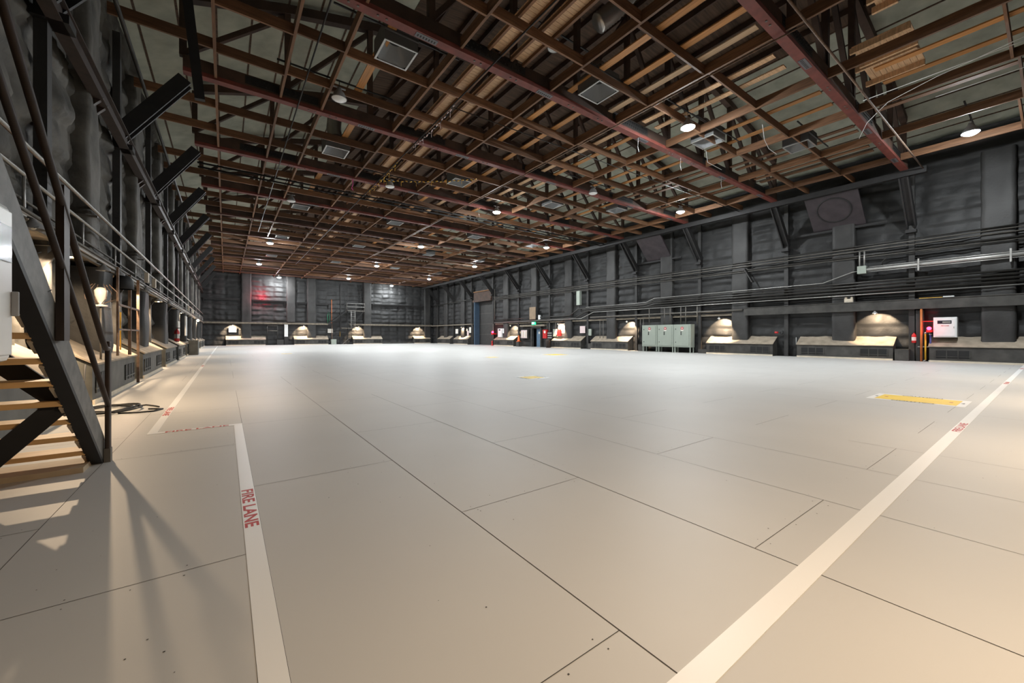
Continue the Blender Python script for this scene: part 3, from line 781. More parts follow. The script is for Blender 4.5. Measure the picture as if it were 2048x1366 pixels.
pipe('pale conduit running lengthwise under the near right joists', [(17.6, -1.2, 9.36), (17.7, 3.9, 9.36)], .012, M_white)
pipe('second pale conduit farther right under the near joists', [(19.4, -1.2, 9.36), (19.4, 2.4, 9.36)], .012, M_white)
# striped rope garlands
def garland(label, a, b, m):
    a = Vector(a); b = Vector(b); n = int((b - a).length / 0.11)
    t = thing('striped_rope', label, 'rope', a)
    P = []
    for i in range(n + 1):
        s_ = i / n; p = a.lerp(b, s_) + Vector((0, 0, -0.10 * math.sin(math.pi * s_) + 0.03 * math.sin(i * 1.7)))
        P.append(p)
    MB(a).tube(P, .018, 6).build('cord', M_black, t, True)
    tl = MB(a)
    for i in range(0, n, 2): tl.tube([P[i], P[i + 1]], .024, 6)
    for i in range(3, n, 7): tl.tube([P[i], P[i] + Vector((0, 0, -.22))], .01, 5)
    tl.build('colored_wrap', m, t, True)
garland('yellow and black striped rope sagging under the ceiling beyond the catwalk', (6.4, 20.4, 9.27), (10.4, 17.4, 9.3), M_yel)
garland('yellow and black rope wound along the catwalk pipe', (6.40, 17.8, 9.26), (6.40, 22.4, 9.26), M_yel)
garland('red and white striped rope wound along the catwalk pipe', (6.40, 12.2, 9.26), (6.40, 16.0, 9.26), M_pink)
one('ribbon', MB((5.3, 21.3, 9.3)).tube([(5.3, 21.3, 9.37), (5.32, 21.3, 9.1), (5.25, 21.3, 8.9), (5.33, 21.3, 8.8)], .018, 6), mat('magenta_ribbon', (0.8, 0.03, 0.35), .5), 'short magenta ribbon hanging from a ceiling joist', 'ribbon')

# ------------------------------------------------------------------ high-bay lamps
hb = {}
HBL = [(14.1, 8.15, 1, 'largest, nearest bright'), (23.3, 1.95, 1, 'bright one at the far right of the picture,'), (13.95, 20.9, 1, 'bright one in the middle of the ceiling,'), (23.35, 14.0, 1, 'bright one near the right girder,'),
       (3.06, 39.2, 1, 'bright one at upper left,'), (13.95, 32.9, 1, 'bright one left of the middle lamp,'), (23.15, 26.7, 1, 'bright one right of the middle lamp,'), (13.8, 45.0, 1, 'bright one third deep in the middle row,'),
       (22.9, 38.8, 1, 'star-like bright one above the rolling door side,'), (2.97, 51.3, 1, 'bright one second in the left row,'), (5.85, 61.6, 1, 'bright one before the red glow,'), (13.7, 57.2, 1, 'bright one above the far stairs,'),
       (21.15, 61.4, 1, 'bright one before the brightest back padding,'), (22.85, 51.1, 1, 'small bright one near the back right corner,'),
       (3.05, 13.95, 0, 'unlit one between the near left joists,'), (3.1, 26.2, 0, 'unlit one in the left row,'), (16.4, 15.0, 0, 'unlit one right of the middle row,'), (7.0, 20.6, 0, 'unlit chrome one beside the catwalk,'), (9.3, 10.3, 2, 'small unlit one high above the near middle joists,')]
for (x, y, lit, d) in HBL:
    lab = 'round high-bay ceiling lamp, ' + d.rstrip(',')
    if lit not in hb and lit != 2:
        t = thing('high_bay_lamp', lab, 'ceiling lamp', (x, y, 9.1), 'high-bay ceiling lamps')
        MB().lathe((0, 0, 0), [(0.001, .42), (.06, .42), (.08, .34), (.1, .3), (.14, .26), (.15, .21), (.13, .2)], 16).build('housing', M_socket, t, True)
        MB().tube([(0, 0, .42), (0, 0, .63)], .012, 6).build('hanger_rod', M_pipek, t)
        MB().box(-1.78, 1.78, -.025, .025, .622, .66).build('mounting_strut', M_steelk, t)
        MB().box(-.2, .2, -.03, .03, .40, .43).build('bracket', M_socket, t)
        if lit:
            MB().lathe((0, 0, 0), [(.14, .26), (.2, .14), (.25, .06), (.25, .035)], 20).build('reflector', M_socket, t, True)
            MB().lathe((0, 0, 0), [(.24, .05), (.2, .0), (.11, -.05), (.001, -.065)], 16).build('glowing_lens', M_lamp, t, True)
        else:
            MB().lathe((0, 0, 0), [(.16, .24), (.2, .12), (.24, .06), (.24, .03)], 20).build('reflector', M_socket, t, True)
            MB().lathe((0, 0, 0), [(.23, .05), (.18, .01), (.001, 0)], 20).build('lens', M_lamp_off, t, True)
        hb[lit] = t
    elif lit == 2: dup(hb[0], (x, y, 11.3), lab)
    else: dup(hb[lit], (x, y, 9.1), lab)

# ------------------------------------------------------------------ air diffusers
vt = None
VL = [(4.0, 11.25), (10.1, 9.0), (3.95, 18.75), (10.05, 18.65), (3.85, 28.1), (16.55, 18.5), (9.95, 28.1), (16.7, 28.2), (20.6, 16.8), (9.85, 37.3), (3.8, 37.6), (16.4, 8.6), (20.0, 6.5), (3.8, 47), (9.9, 47), (16.6, 37.2), (22.5, 28), (16.6, 47), (22.5, 37.2), (22.6, 48)]
for i, (x, y) in enumerate(VL):
    side = 'left' if x < 7 else ('middle' if x < 14 else 'right')
    rk = sum(1 for q in VL if ('left' if q[0] < 7 else ('middle' if q[0] < 14 else 'right')) == side and (q[1], q[0]) < (y, x))
    lab = 'grey square ceiling air diffuser with pale rim, %s of the %s row' % (nth(rk), side)
    if vt is None:
        t = thing('air_diffuser', lab, 'air vent', (x, y, 9.44), 'square ceiling air diffusers')
        a = .44
        c_ = MB()
        # tapering pyramid cone to a round throat
        n = 24; ring0 = []; ring1 = []
        for q in range(n):
            th = 2 * math.pi * (q + .5) / n; cx, sy = math.cos(th), math.sin(th); s_ = max(abs(cx), abs(sy))
            ring0.append((a * cx / s_, a * sy / s_, 0.0)); ring1.append((.2 * cx, .2 * sy, .42))
        c_.add(ring0 + ring1, [(q, (q + 1) % n, (q + 1) % n + n, q + n) for q in range(n)])
        MB().lathe((0, 0, 0), [(.001, .40), (.21, .40)], 24).build('shaded_throat', M_grille, t)  # black disc paints in the shade inside the duct
        c_.build('cone', M_diff, t, True)
        bx = MB(); w = .48
        for (x0, x1, y0, y1) in ((-w, -w + .02, -w, w), (w - .02, w, -w, w), (-w + .02, w - .02, -w, -w + .02), (-w + .02, w - .02, w - .02, w)): bx.box(x0, x1, y0, y1, 0.0, .5)
        bx.box(-w, w, -.53, -w, .25, .36); bx.box(-w, w, -w, w, .5, .52); bx.build('box', M_duct, t)
        rm = MB()
        for (x0, x1, y0, y1) in ((-w, -w + .05, -w, w), (w - .05, w, -w, w), (-w + .05, w - .05, -w, -w + .05), (-w + .05, w - .05, w - .05, w)): rm.box(x0, x1, y0, y1, -.02, -.001)
        rm.build('rim', M_galv, t)
        MB().box(-1.78, 1.78, -.53, -.49, .282, .32).build('support_strut', M_steelk, t)
        vt = t
    else: dup(vt, (x, y, 9.44), lab)
# foil flexible ducts
def flex(label, pts, r):
    P = []; R = []
    pts = [Vector(p) for p in pts]
    n = 40
    for i in range(n + 1):
        s_ = i / n * (len(pts) - 1); k = min(len(pts) - 2, int(s_)); P.append(pts[k].lerp(pts[k + 1], s_ - k)); R.append(r * (1 if i % 2 else .88))
    return one('flexible_duct', MB(pts[0]).tube(P, R, 16), M_foil, label, 'duct', 'foil ducts', True)
flex('ribbed foil duct hanging high above the near middle joists', [(9.6, 7.0, 12.0), (9.4, 7.1, 11.2), (9.0, 7.4, 10.6), (8.6, 7.7, 10.2)], .28)
flex('crumpled foil duct over the second left diffuser', [(3.95, 18.7, 10.0), (3.9, 18.9, 10.5), (4.0, 19.2, 11.1)], .3)
flex('short foil duct over the middle joists', [(10.1, 9.0, 10.0), (10.3, 9.3, 10.5), (10.8, 9.6, 10.9)], .22)
flex('foil duct above the right joists behind the largest lamp', [(16.4, 8.6, 10.0), (16.6, 8.9, 10.4), (17.3, 9.2, 10.6)], .24)

# ------------------------------------------------------------------ warm ledge lamps
wl = {}
def ledge_lamp(x, y, zz, rz, label, lit=True, grp='warm ledge lamps', watt=WARM, size=118, tilt=-24):
    key = lit
    if key not in wl:
        t = thing('ledge_lamp', label, 'wall lamp', (x, y, zz), grp, rz)
        MB().tube([(0, -.66, .12), (0, -.1, .14), (0, 0, .1)], .014, 6).build('arm', M_steelk, t, True)
        MB().lathe((0, 0, 0), [(.03, .1), (.05, .06), (.10, 0.02), (.12, -.035)], 16).build('shade', M_socket, t, True)
        MB().sphere((0, 0, -.01), .035, 10, 7).build('bulb', M_bulb if lit else M_bulboff, t, True)
        wl[key] = t
    else:
        t = dup(wl[key], (x, y, zz), label, rz, grp)
    if lit:
        L = D.lights.new('warm_lamp', 'SPOT'); L.energy = watt; L.color = (1.0, 0.74, 0.48); L.spot_size = math.radians(size); L.spot_blend = .18; L.shadow_soft_size = .035
        lo = D.objects.new('lamp_light', L); COL.objects.link(lo); lo.parent = t; lo.location = (0, 0, -.06); lo.rotation_euler = (math.radians(tilt), 0, 0)
    return t
for i, (y, w) in enumerate(((5.75, 1), (14.05, 1), (22.0, 1), (30.8, 1.3), (39.4, 1), (51.9, 1))):
    ledge_lamp(28.32, y, 2.52, HP, 'warm lamp under the right wall ledge, %s from the camera end' % nth(i), watt=WARM * 1.5 * w, size=104, tilt=-44)
for i, x in enumerate((0.75, 9.0, 16.5, 26.3)):
    ledge_lamp(x, YB - .72, 2.66, math.pi, 'warm lamp under the back wall ledge, %s from the left' % nth(i), watt=WARM * 1.5, size=104, tilt=-44)
for i, y in enumerate((9.75, 14.6, 20.6, 30.3, 47.0)):
    ledge_lamp(-2.12, y, 2.66, -HP, 'warm lamp on the left wall shelf, %s from the camera end' % nth(i), watt=WARM * (1.35 if i == 0 else .8), size=176 if i == 0 else 150, tilt=0)
for i, x in enumerate((1.9, 7.2, 12.8, 18.4)):
    ledge_lamp(x, YN + .62, 2.6, 0, 'warm lamp on the wall behind the camera, %s from the left' % nth(i), watt=WARM * (1.15 if i == 0 else .95), size=150, tilt=8)
for i, (y, zz) in enumerate(((5.6, 2.75), (8.1, 2.78), (11.9, 2.72), (13.4, 2.8), (17.5, 2.8), (24, 2.8))):
    ledge_lamp(-2.1, y, zz, -HP, 'unlit frosted bulb lamp on the left shelf, %s from the camera end' % nth(i), False, 'unlit ledge lamps')
one('near_ledge', MB((13, YN, 2.9)).box(-2.0, 28, YN + .1, YN + .6, 2.86, 2.94), M_ledge, 'dusty ledge on the wall behind the camera', 'ledge')
one('worklight', MB((-2.1, 49, 2.7)).sphere((-1.95, 44, 2.62), .09, 12, 8), M_bulb, 'small glowing warm bulb far along the left wall shelf', 'lamp', None, True)

# ------------------------------------------------------------------ red beacon lights
def beacon(x, y, zz, r, label, W, off):
    t = thing('red_beacon', label, 'warning light', (x, y, zz), 'red warning lights')
    MB().sphere((0, 0, 0), r, 12, 8).build('glowing_dome', M_redl, t, True)
    MB().box(-r * .9 if off[0] <= 0 else -r * 2.2, max(r * 2.2, .5) if off[0] < 0 else r * .9, -r, r if off[0] < 0 else .4, -r * 2.2, -r).build('base', M_extred, t)
    L = D.lights.new('red_light', 'POINT'); L.energy = W; L.color = (1, .02, .06); L.shadow_soft_size = .05
    lo = D.objects.new('red_glow', L); COL.objects.link(lo); lo.parent = t; lo.location = off
    return t
beacon(28.3, 3.72, 1.66, .085, 'glowing red beacon left of the white alarm panel', 6, (-.3, 0, 0))
beacon(28.35, 43.4, 1.75, .14, 'glowing red beacon beside the rolling door', 18, (-.35, 0, 0))
beacon(4.0, YB - .5, 6.32, .03, 'red lamp on the back wall rail making a red glow', 260, (0, -.45, .35))

# ------------------------------------------------------------------ right wall things
# sage cabinets
cb = None
for i, y0 in enumerate((15.95, 17.37, 18.79)):
    lab = 'sage green electrical cabinet on legs, %s of three from the right' % nth(i)
    if cb is None:
        t = thing('electrical_cabinet', lab, 'cabinet', (27.95, y0, 0), 'sage electrical cabinets')
        MB().box(0, .55, 0, 1.38, .42, 2.15).build('cabinet_body', M_cab, t, bevel=.012)
        dr = MB().box(-.03, -.001, .12, 1.26, .52, 2.05).build('door', M_cab, t, bevel=.006)
        MB().box(-.07, -.031, .72, .76, 1.35, 1.62).build('handle', M_steelk, dr)
        MB().lathe((-.031, .66, 1.86), [(.001, 0.004), (.11, .004), (.11, -.0)], 20, axis=(-1, 0, 0)).build('round_red_sticker', M_extred, dr)
        MB().lathe((-.036, .66, 1.86), [(.001, 0.002), (.06, .002), (.06, -.0)], 20, axis=(-1, 0, 0)).build('sticker_center', M_pink, dr)
        MB().box(-.036, -.031, .56, .76, 1.66, 1.74).build('sticker_label', M_paper, dr)
        for zz in (.8, 1.8): MB().box(-.05, -.031, 1.16, 1.21, zz - .03, zz + .03).build('latch', M_steelk, dr)
        for yy in (.04, 1.28):
            for xx in (.03, .47): MB().box(xx, xx + .06, yy, yy + .06, 0, .42).build('leg', M_cab, t)
        cb = t
    else: dup(cb, (27.95, y0, 0), lab)
# alarm panel
t = thing('alarm_panel', 'white square alarm panel with a dark display on the right wall', 'alarm panel', (28.35, 2.83, 1.22))
o = (28.35, 2.83, 1.22)
MB(o).box(28.35, 28.75, 2.80, 3.58, 1.22, 2.2).build('case', M_white, t, bevel=.01)
MB(o).box(28.325, 28.349, 2.86, 3.52, 1.27, 2.15).build('door', M_white, t, bevel=.004)
MB(o).box(28.318, 28.324, 2.97, 3.44, 1.88, 2.04).build('display', M_glass, t)
MB(o).box(28.314, 28.3175, 3.0, 3.27, 1.93, 1.99).build('display_strip', M_cab, t)
lettering('FIRE ALARM', (28.322, 3.32, 1.76), (0, -.26, 0), (0, 0, .045), M_red, t, base=o)
MB(o).box(28.312, 28.324, 2.89, 2.91, 1.66, 1.74).build('latch', M_galv, t)
# extinguisher
def extinguisher(x, y, zz, label, sc=1.0, rz=0):
    t = thing('fire_extinguisher', label, 'fire extinguisher', (x, y, zz), 'fire extinguishers', rz)
    MB().lathe((0, 0, 0), [(.001, 0), (.08, .0), (.088, .02), (.088, .38), (.07, .44), (.03, .48), (.025, .52), (.001, .52)], 16).build('cylinder', M_extred, t, True)
    MB().lathe((0, 0, 0), [(.0895, .12), (.0895, .3)], 16).build('label_band', M_paper, t, True)
    MB().box(-.1, .04, -.015, .015, .53, .56).build('lever', M_steelk, t)
    MB().tube([(0, 0, .5), (0, .1, .48), (0, .12, .3), (0, .11, .12)], .013, 6).build('hose', M_steelk, t, True)
    MB().box(.0885, .125, -.03, .03, .25, .32).build('bracket', M_steelk, t)
    t.scale = (sc, sc, sc)
extinguisher(28.6, 4.3, 0.93, 'red fire extinguisher with white label left of the orange pipe')
extinguisher(-2.12, 27.8, 1.0, 'red fire extinguisher on the left wall before the white notice', 1.3, math.pi)
column('padded_post', (XR - .12, 4.1, 0), (-1, 0, 0), .3, .3, 0, 2.6, 8.8, label='dark padded post behind the fire extinguisher', grp='padded posts')
pipe('upright orange pipe beside the alarm panel', [(28.5, 4.02, 0), (28.5, 4.02, 2.68)], .045, M_orange)
pipe('short red pipe from the orange pipe to the alarm panel', [(28.5, 4.02, 2.02), (28.5, 3.6, 2.02)], .022, M_extred)
def valve_pipe(label, x, y, z0, z1, m):
    t = thing('hose_pipe', label, 'pipe', (x, y, z0), 'valved supply pipes')
    o = (x, y, z0)
    MB(o).tube([(x, y, z0), (x, y, z1)], .035, 10).build('riser', m, t, True)
    MB(o).tube([(x, y, z0), (x - .1, y + .05, z0 - .06)], .03, 8).build('valve', M_galv, t, True)
    MB(o).lathe((x, y, z1), [(.045, -.02), (.05, 0), (.05, .05), (.001, .06)], 10).build('cap', M_galv, t, True)
valve_pipe('bright yellow upright pipe between the orange pipe and alarm panel', 28.5, 3.87, .08, 1.42, M_yel)
valve_pipe('navy blue upright pipe left of the alarm panel', 28.5, 3.7, .08, 1.35, M_navy)
one('pipe_strut', MB((28.6, 3.8, .7)).box(28.52, 28.58, 3.4, 4.15, .72, .76).box(28.56, 29.0, 3.75, 3.8, .72, .76), M_galv, 'thin silver strut holding the yellow and navy pipes', 'strut')
# emergency light on ledge
t = thing('emergency_light', 'beige emergency light with two heads on the black ledge', 'emergency light', (28.6, 7.0, 3.18))
MB().box(-.1, .1, -.28, .1, 0, .2).build('battery_box', M_kerb, t, bevel=.01)
for yy in (-.22, .04): MB().sphere((0, yy, .25), .07, 10, 7).build('lamp_head', M_kerb, t, True)
one('hanging_board', MB((28.4, 12.1, 5.3)).beam((28.35, 11.85, 4.85), (28.35, 12.35, 5.8), .06, .3, (1, 0, 0)), M_col, 'short tilted grey board hanging on the right wall pipes', 'board')
one('yellow_strap', MB((28.6, 4, 3.2)).box(28.5, 28.6, 3.3, 4.1, 3.182, 3.21), M_yel, 'yellow strap lying on the black ledge above the alarm panel', 'strap')
one('white_bundle', MB((28.6, 3.6, 3.2)).box(28.48, 28.62, 2.9, 3.28, 3.182, 3.24), M_white, 'white bundle lying on the black ledge next to the yellow strap', 'bundle', bevel=.02)
t = thing('cord_reel', 'small red and black cord bundle hung above the second bench', 'cord reel', (28.45, 10.25, 1.5))
MB().lathe((.05, 0, 0), [(.05, 0), (.12, .0), (.12, .08), (.05, .08), (.05, 0)], 14, axis=(1, 0, 0)).build('coil', M_cable, t, True)
MB().lathe((.05, .26, 0), [(.001, -.1), (.06, -.09), (.06, .09), (.001, .1)], 10, axis=(0, 1, 0)).build('plug', M_extred, t, True)
# fan plates
def fan_plate(y0, y1, label, circle=True):
    t = thing('fan_housing', label, 'fan housing', (27.0, y0, 9.2), 'slanted fan housings')
    o = (27.0, y0, 9.2)
    a = Vector((27.0, 0, 9.3)); b = Vector((28.75, 0, 7.5))
    n = Vector((-(9.3 - 7.5), 0, -(28.75 - 27.0))).normalized()
    mb = MB(o)
    V = [(a.x, y0, a.z), (a.x, y1, a.z), (b.x, y1, b.z), (b.x, y0, b.z)]
    V2 = [tuple(Vector(v) - n * .12) for v in V]
    mb.add(V + V2, [(0, 1, 2, 3), (7, 6, 5, 4), (0, 4, 5, 1), (1, 5, 6, 2), (2, 6, 7, 3), (3, 7, 4, 0)]).build('panel', M_fanp, t)
    if circle:
        c = (a + b) / 2; c.y = (y0 + y1) / 2
        MB(o).lathe(c, [(.80, .0), (.80, .03), (.74, .035), (.74, .01)], 36, axis=n).build('ring', M_steelk, t, True)
        MB(o).lathe(c, [(.001, .014), (.73, .012)], 36, axis=n).build('disc', M_fanp, t, True)
    MB(o).beam((28.7, y0 - .9, 7.42), (28.7, y1 + 1.0, 7.42), .08, .12).build('bottom_rail', M_steelk, t)
fan_plate(6.2, 8.6, 'slanted dark panel with a round fan opening at the upper right wall')
fan_plate(18.0, 20.2, 'slanted dark purple panel high on the right wall above the cabinets', False)
# wood header and rolling door
dr = struct('door_1', MB((29.5, 44, 0)).box(29.35, 29.42, 43.9, 48.5, 0, 6.0), M_rdoor)
sl = MB()
for q in range(40): sl.box(-.17, -.151, -.1 + 0, 4.5, q * .15 + .01, q * .15 + .13)
s_ = sl.build('door_slat_curtain', M_rdoor, dr)
for q in (1.45, 2.9, 4.35):
    MB().box(-.185, -.171, -.1, 4.5, q, q + .04).build('door_rib', M_galvd, dr)
struct('trim_1', MB((28.6, 48.5, 0)).box(28.55, 29.35, 48.35, 48.55, 0, 6.0), M_dblue)
struct('trim_2', MB((28.6, 43.8, 0)).box(28.7, 29.35, 43.75, 43.9, 0, 6.0), M_col)
one('door_header', MB((28.6, 44, 6.2)).box(28.45, 28.8, 44.1, 48.8, 6.0, 6.28).box(28.55, 28.8, 44.1, 48.6, 6.28, 7.35), M_truss, 'dark brown timber header box above the rolling door', 'door header')
one('header_plank', MB((28.4, 44, 7.4)).box(28.35, 28.75, 44.0, 48.4, 7.36, 7.43), M_plank, 'orange plank lying on top of the rolling door header', 'plank')
# blue door
dr = struct('door_2', MB((29.2, 34.25, 0)).box(29.18, 29.24, 34.25, 35.35, 0, 2.1), M_blue)
for z0, z1 in ((.15, .95), (1.1, 1.95)): MB().box(-.045, -.021, .15, .95, z0, z1).build('door_panel', M_blue, dr, bevel=.008)
MB().box(-.06, -.021, .12, .2, 1.0, 1.06).build('door_handle', M_galv, dr)
MB().box(-.05, -.0455, .45, .75, 1.5, 1.75).build('door_notice', M_paper, dr)
struct('trim_3', MB((28.9, 34.2, 0)).box(28.75, 29.35, 34.1, 34.25, 0, 2.2).box(28.75, 29.35, 35.75, 35.9, 0, 2.2).box(28.75, 29.35, 34.1, 35.9, 2.15, 2.35), M_wooddk)
struct('trim_4', MB((29.4, 35, 0)).box(29.35, 29.45, 34.1, 35.9, 0, 2.3), M_steelk)
one('door_head_board', MB((28.6, 35, 2.4)).box(28.6, 28.9, 33.3, 37.9, 2.35, 2.55), M_ledge, 'pale board over the blue door and its side panels', 'board')
t = thing('exit_sign', 'glowing green exit sign above the blue door', 'exit sign', (28.45, 35.1, 2.66))
o = (28.45, 35.1, 2.66)
MB(o).box(28.46, 28.65, 34.85, 35.4, 2.55, 2.84).build('case', M_green, t)
lettering('EXIT', (28.452, 35.36, 2.64), (0, -.46, 0), (0, 0, .16), M_exitw, t, base=o)
def board(label, x, y0, y1, z0, z1, m, cat='sign', name='wall_notice', th=.04, grp=None):
    return one(name, MB((x, y0, z0)).box(x, x + th, y0, y1, z0, z1), m, label, cat, grp)
t = thing('notice_board', 'framed pale notice board left of the blue door', 'notice board', (28.7, 36.7, .9))
o = (28.7, 36.7, .9)
MB(o).box(28.7, 28.95, 36.5, 37.75, .95, 2.0).build('frame', M_wooddk, t)
MB(o).box(28.685, 28.7, 36.56, 37.69, 1.01, 1.94).build('sheet', M_pink, t)
for q in range(4): MB(o).box(28.678, 28.684, 36.64 + q * .27, 36.8 + q * .27, 1.1, 1.8).build('notice_column', M_paper if q % 2 else M_kerb, t)
t = thing('panel_box', 'white panel box with dark top right of the rolling door', 'electrical box', (28.6, 41.9, 1.0))
o = (28.6, 41.9, 1.0)
MB(o).box(28.55, 28.75, 41.6, 42.5, 1.1, 2.2).build('case', M_white, t, bevel=.01)
MB(o).box(28.535, 28.549, 41.9, 42.3, 1.95, 2.1).build('display', M_glass, t)
board('small white box beside the larger white panel box', 28.6, 41.2, 41.5, 1.6, 2.2, M_white, 'electrical box', 'small_box')
t = thing('hose_cabinet', 'red fire hose cabinet with white round emblem right of the blue door', 'hose cabinet', (28.55, 33.0, 1.2))
o = (28.55, 33.0, 1.2)
MB(o).box(28.5, 28.75, 32.85, 33.5, 1.0, 1.95).build('case', M_extred, t)
MB(o).lathe((28.499, 33.15, 1.7), [(.001, .006), (.16, .006), (.16, 0)], 20, axis=(-1, 0, 0)).build('emblem', M_paper, t)
board('dark cabinet with shelves right of the red hose cabinet', 28.55, 32.0, 32.75, .9, 1.7, M_steelk, 'cabinet', 'dark_cabinet', .2)
for q, zz in enumerate((1.05, 1.3, 1.55)):
    board('pale shelf strip on the dark cabinet, %s from the bottom' % nth(q), 28.53, 32.05, 32.7, zz, zz + .05, M_paper, 'shelf', 'cabinet_strip', .019, 'strips on the dark cabinet')
board('grey box hung between the dark cabinet and the red box', 28.6, 31.4, 31.9, 1.2, 2.0, M_cab, 'electrical box', 'grey_box', .15)
board('red alarm box beside the warm lit yellow wall', 28.45, 30.55, 31.1, 1.25, 1.95, M_extred, 'alarm box', 'red_box', .15)
board('pale yellow lit board behind the red alarm box', 28.8, 29.95, 31.3, 1.2, 2.6, M_kerb, 'board', 'pale_board', .05)
board('pink square paper notice on the right wall', 28.75, 27.35, 28.05, 1.55, 2.25, M_pink)
board('grey switch box right of the pink notice', 28.7, 26.5, 26.85, 1.3, 1.95, M_cab, 'electrical box', 'switch_box', .12)
board('brown plywood panel on the padded column above the blue door', 28.38, 34.6, 35.7, 3.15, 4.55, M_ply, 'board', 'plywood_board', .04)
board('small white box on the ledge line above the blue door', 28.44, 33.9, 34.2, 3.1, 3.6, M_white, 'electrical box', 'small_box', .15)
board('small square notice on the right wall near the back corner', 28.65, 53.5, 54.3, 1.6, 2.3, M_paper)
board('pair of white notices just beyond the rolling door', 28.6, 49.5, 50.0, 1.7, 2.5, M_paper)
board('red and white notice beyond the rolling door', 28.6, 50.2, 50.6, 1.2, 2.0, M_pink)
# traffic cone
t = thing('traffic_cone', 'orange traffic cone standing on the bench end left of the blue door', 'traffic cone', (28.25, 37.6, 0))
MB().lathe((0, 0, .62), [(.001, .0), (.2, .0), (.17, .05), (.03, .72), (.001, .72)], 16).build('cone_body', M_cone, t, True)
MB().box(-.22, .22, -.22, .22, 0.58, .62).build('cone_base', M_cone, t)
MB().box(-.22, .22, -.3, .22, 0, .58).build('box_stand', M_wooddk, t)
# floor level things near the rolling door
one('hydrant_valve', MB((28.3, 43.4, 0)).lathe((28.3, 43.45, 0), [(.001, 0), (.16, 0), (.16, .05), (.09, .08), (.09, .45), (.12, .5), (.05, .62), (.001, .63)], 14), M_extred, 'red floor valve below the red beacon at the rolling door', 'valve', None, True)
pipe('upright pale pipe carrying the red beacon at the rolling door', [(28.45, 43.4, .1), (28.45, 43.4, 2.8)], .05, M_galvd)
one('dark_bin', MB((28.0, 32, 0)).lathe((27.95, 31.95, 0), [(.001, 0), (.22, 0), (.27, .75), (.22, .85), (.001, .9)], 14), M_steelb, 'dark brown bin standing before the right wall under the cabinets', 'bin', None, True)
for i, (y0, y1, h) in enumerate(((25.9, 26.6, .55), (14.95, 15.6, .3), (4.45, 4.98, .6), (20.2, 20.85, .55))):
    board('low black box between the right wall benches, %s from the camera end' % nth([2, 1, 0, 3].index(i) if i in (0, 1, 2, 3) else 0), 28.35, y0, y1, 0, h, M_wooddk, 'box', 'low_box', .5, 'low boxes between benches')
# white corner posts on bench
pipe('thin white wire drooping beside the second right bench', [(28.4, 9.4, 1.2), (28.4, 9.4, .75)], .014, M_white, 'wire', 'wire')

# ------------------------------------------------------------------ back wall things
def bboard(label, x0, x1, z0, z1, m, cat='sign', name='wall_notice', y=YB - .3, th=.05):
    return one(name, MB((x0, y, z0)).box(x0, x1, y, y + th, z0, z1), m, label, cat)
bboard('cream paper notice in the leftmost warm lit bay of the back wall', .35, 1.15, 1.75, 2.35, M_paper)
bboard('small cream notice on the back wall left of the far stairs', 12.2, 12.9, 1.7, 2.3, M_paper)
bboard('tall narrow pale box standing against the back wall', 6.62, 7.05, 1.15, 2.85, M_white, 'electrical box', 'tall_box', YB - .5, .3)
bboard('black stand under the tall narrow pale box', 6.6, 7.1, 0, 1.15, M_steelk, 'stand', 'box_stand', YB - .5, .3)
bboard('dark square box on the floor beside the tall pale box', 5.7, 6.5, 0, .75, M_col, 'box', 'floor_box', YB - .8, .6)
bboard('grey box on the floor at the foot of the far stairs', 12.6, 13.3, 0, .75, M_cab, 'box', 'floor_box', YB - .8, .6)
t = thing('scaffold_doorway', 'black pipe frame doorway standing at the back wall', 'frame', (5.2, YB - .5, 0))
o = (5.2, YB - .5, 0)
for x in (4.6, 5.8): MB(o).tube([(x, YB - .5, 0), (x, YB - .5, 2.75)], .05, 8).build('upright', M_pipek, t, True)
for zz in (1.95, 2.65): MB(o).tube([(4.6, YB - .5, zz), (5.8, YB - .5, zz)], .04, 8).build('crossbar', M_galvd, t, True)
pipe('upright brown pipe on the back wall left of the far stairs', [(12.75, YB - .5, .2), (12.75, YB - .5, 2.95)], .05, M_rust)
pipe('tall orange pipe on the back wall left of the far stairs', [(12.7, YB - .5, 3.1), (12.7, YB - .5, 6.6)], .04, M_orange)
pipe('small yellow hose hanging on the back wall by the far stairs', [(13.9, YB - .45, 1.1), (13.9, YB - .45, 1.9)], .06, M_yel, 'yellow_hose', 'hose')
pipe('green hose hanging on the back wall above the ledge', [(12.2, YB - .4, 3.08), (12.15, YB - .42, 4.3), (12.3, YB - .4, 4.9), (12.45, YB - .42, 4.2), (12.4, YB - .4, 3.4)], .05, mat('green_hose', (0.02, .16, .08), .5), 'green_hose', 'hose')
# far stairs
t = thing('steel_stairs', 'black steel stairs with landing and ladder against the back wall', 'stairs', (15.5, YB - 1, 0))
o = (15.5, YB - 1, 0); ys = (YB - 1.5, YB - .7)
MB(o).box(14.6, 17.2, ys[0], ys[1], 4.95, 5.08).build('landing', M_galvd, t)
for y in ys:
    MB(o).beam((12.2, y, 3.1), (14.7, y, 5.05), .06, .28, (0, 1, 0)).build('stringer', M_steelk, t)
    MB(o).beam((15.2, y, 2.6), (17.0, y, 4.95), .06, .2, (0, 1, 0)).build('brace', M_steelk, t)
for q in range(9):
    MB(o).box(12.4 + q * .27, 12.65 + q * .27, ys[0], ys[1], 3.3 + q * .2, 3.34 + q * .2).build('tread', M_steelk, t)
for x in (14.6, 15.9, 17.15):
    MB(o).tube([(x, ys[0], 5.05), (x, ys[0], 6.15)], .03, 6).build('rail_post', M_galvd, t, True)
for zz in (5.6, 6.12): MB(o).tube([(14.6, ys[0], zz), (17.15, ys[0], zz)], .03, 6).build('guard_rail', M_galv, t, True)
MB(o).tube([(12.0, ys[0], 4.1), (14.6, ys[0], 6.12)], .035, 6).build('handrail', M_steelk, t, True)
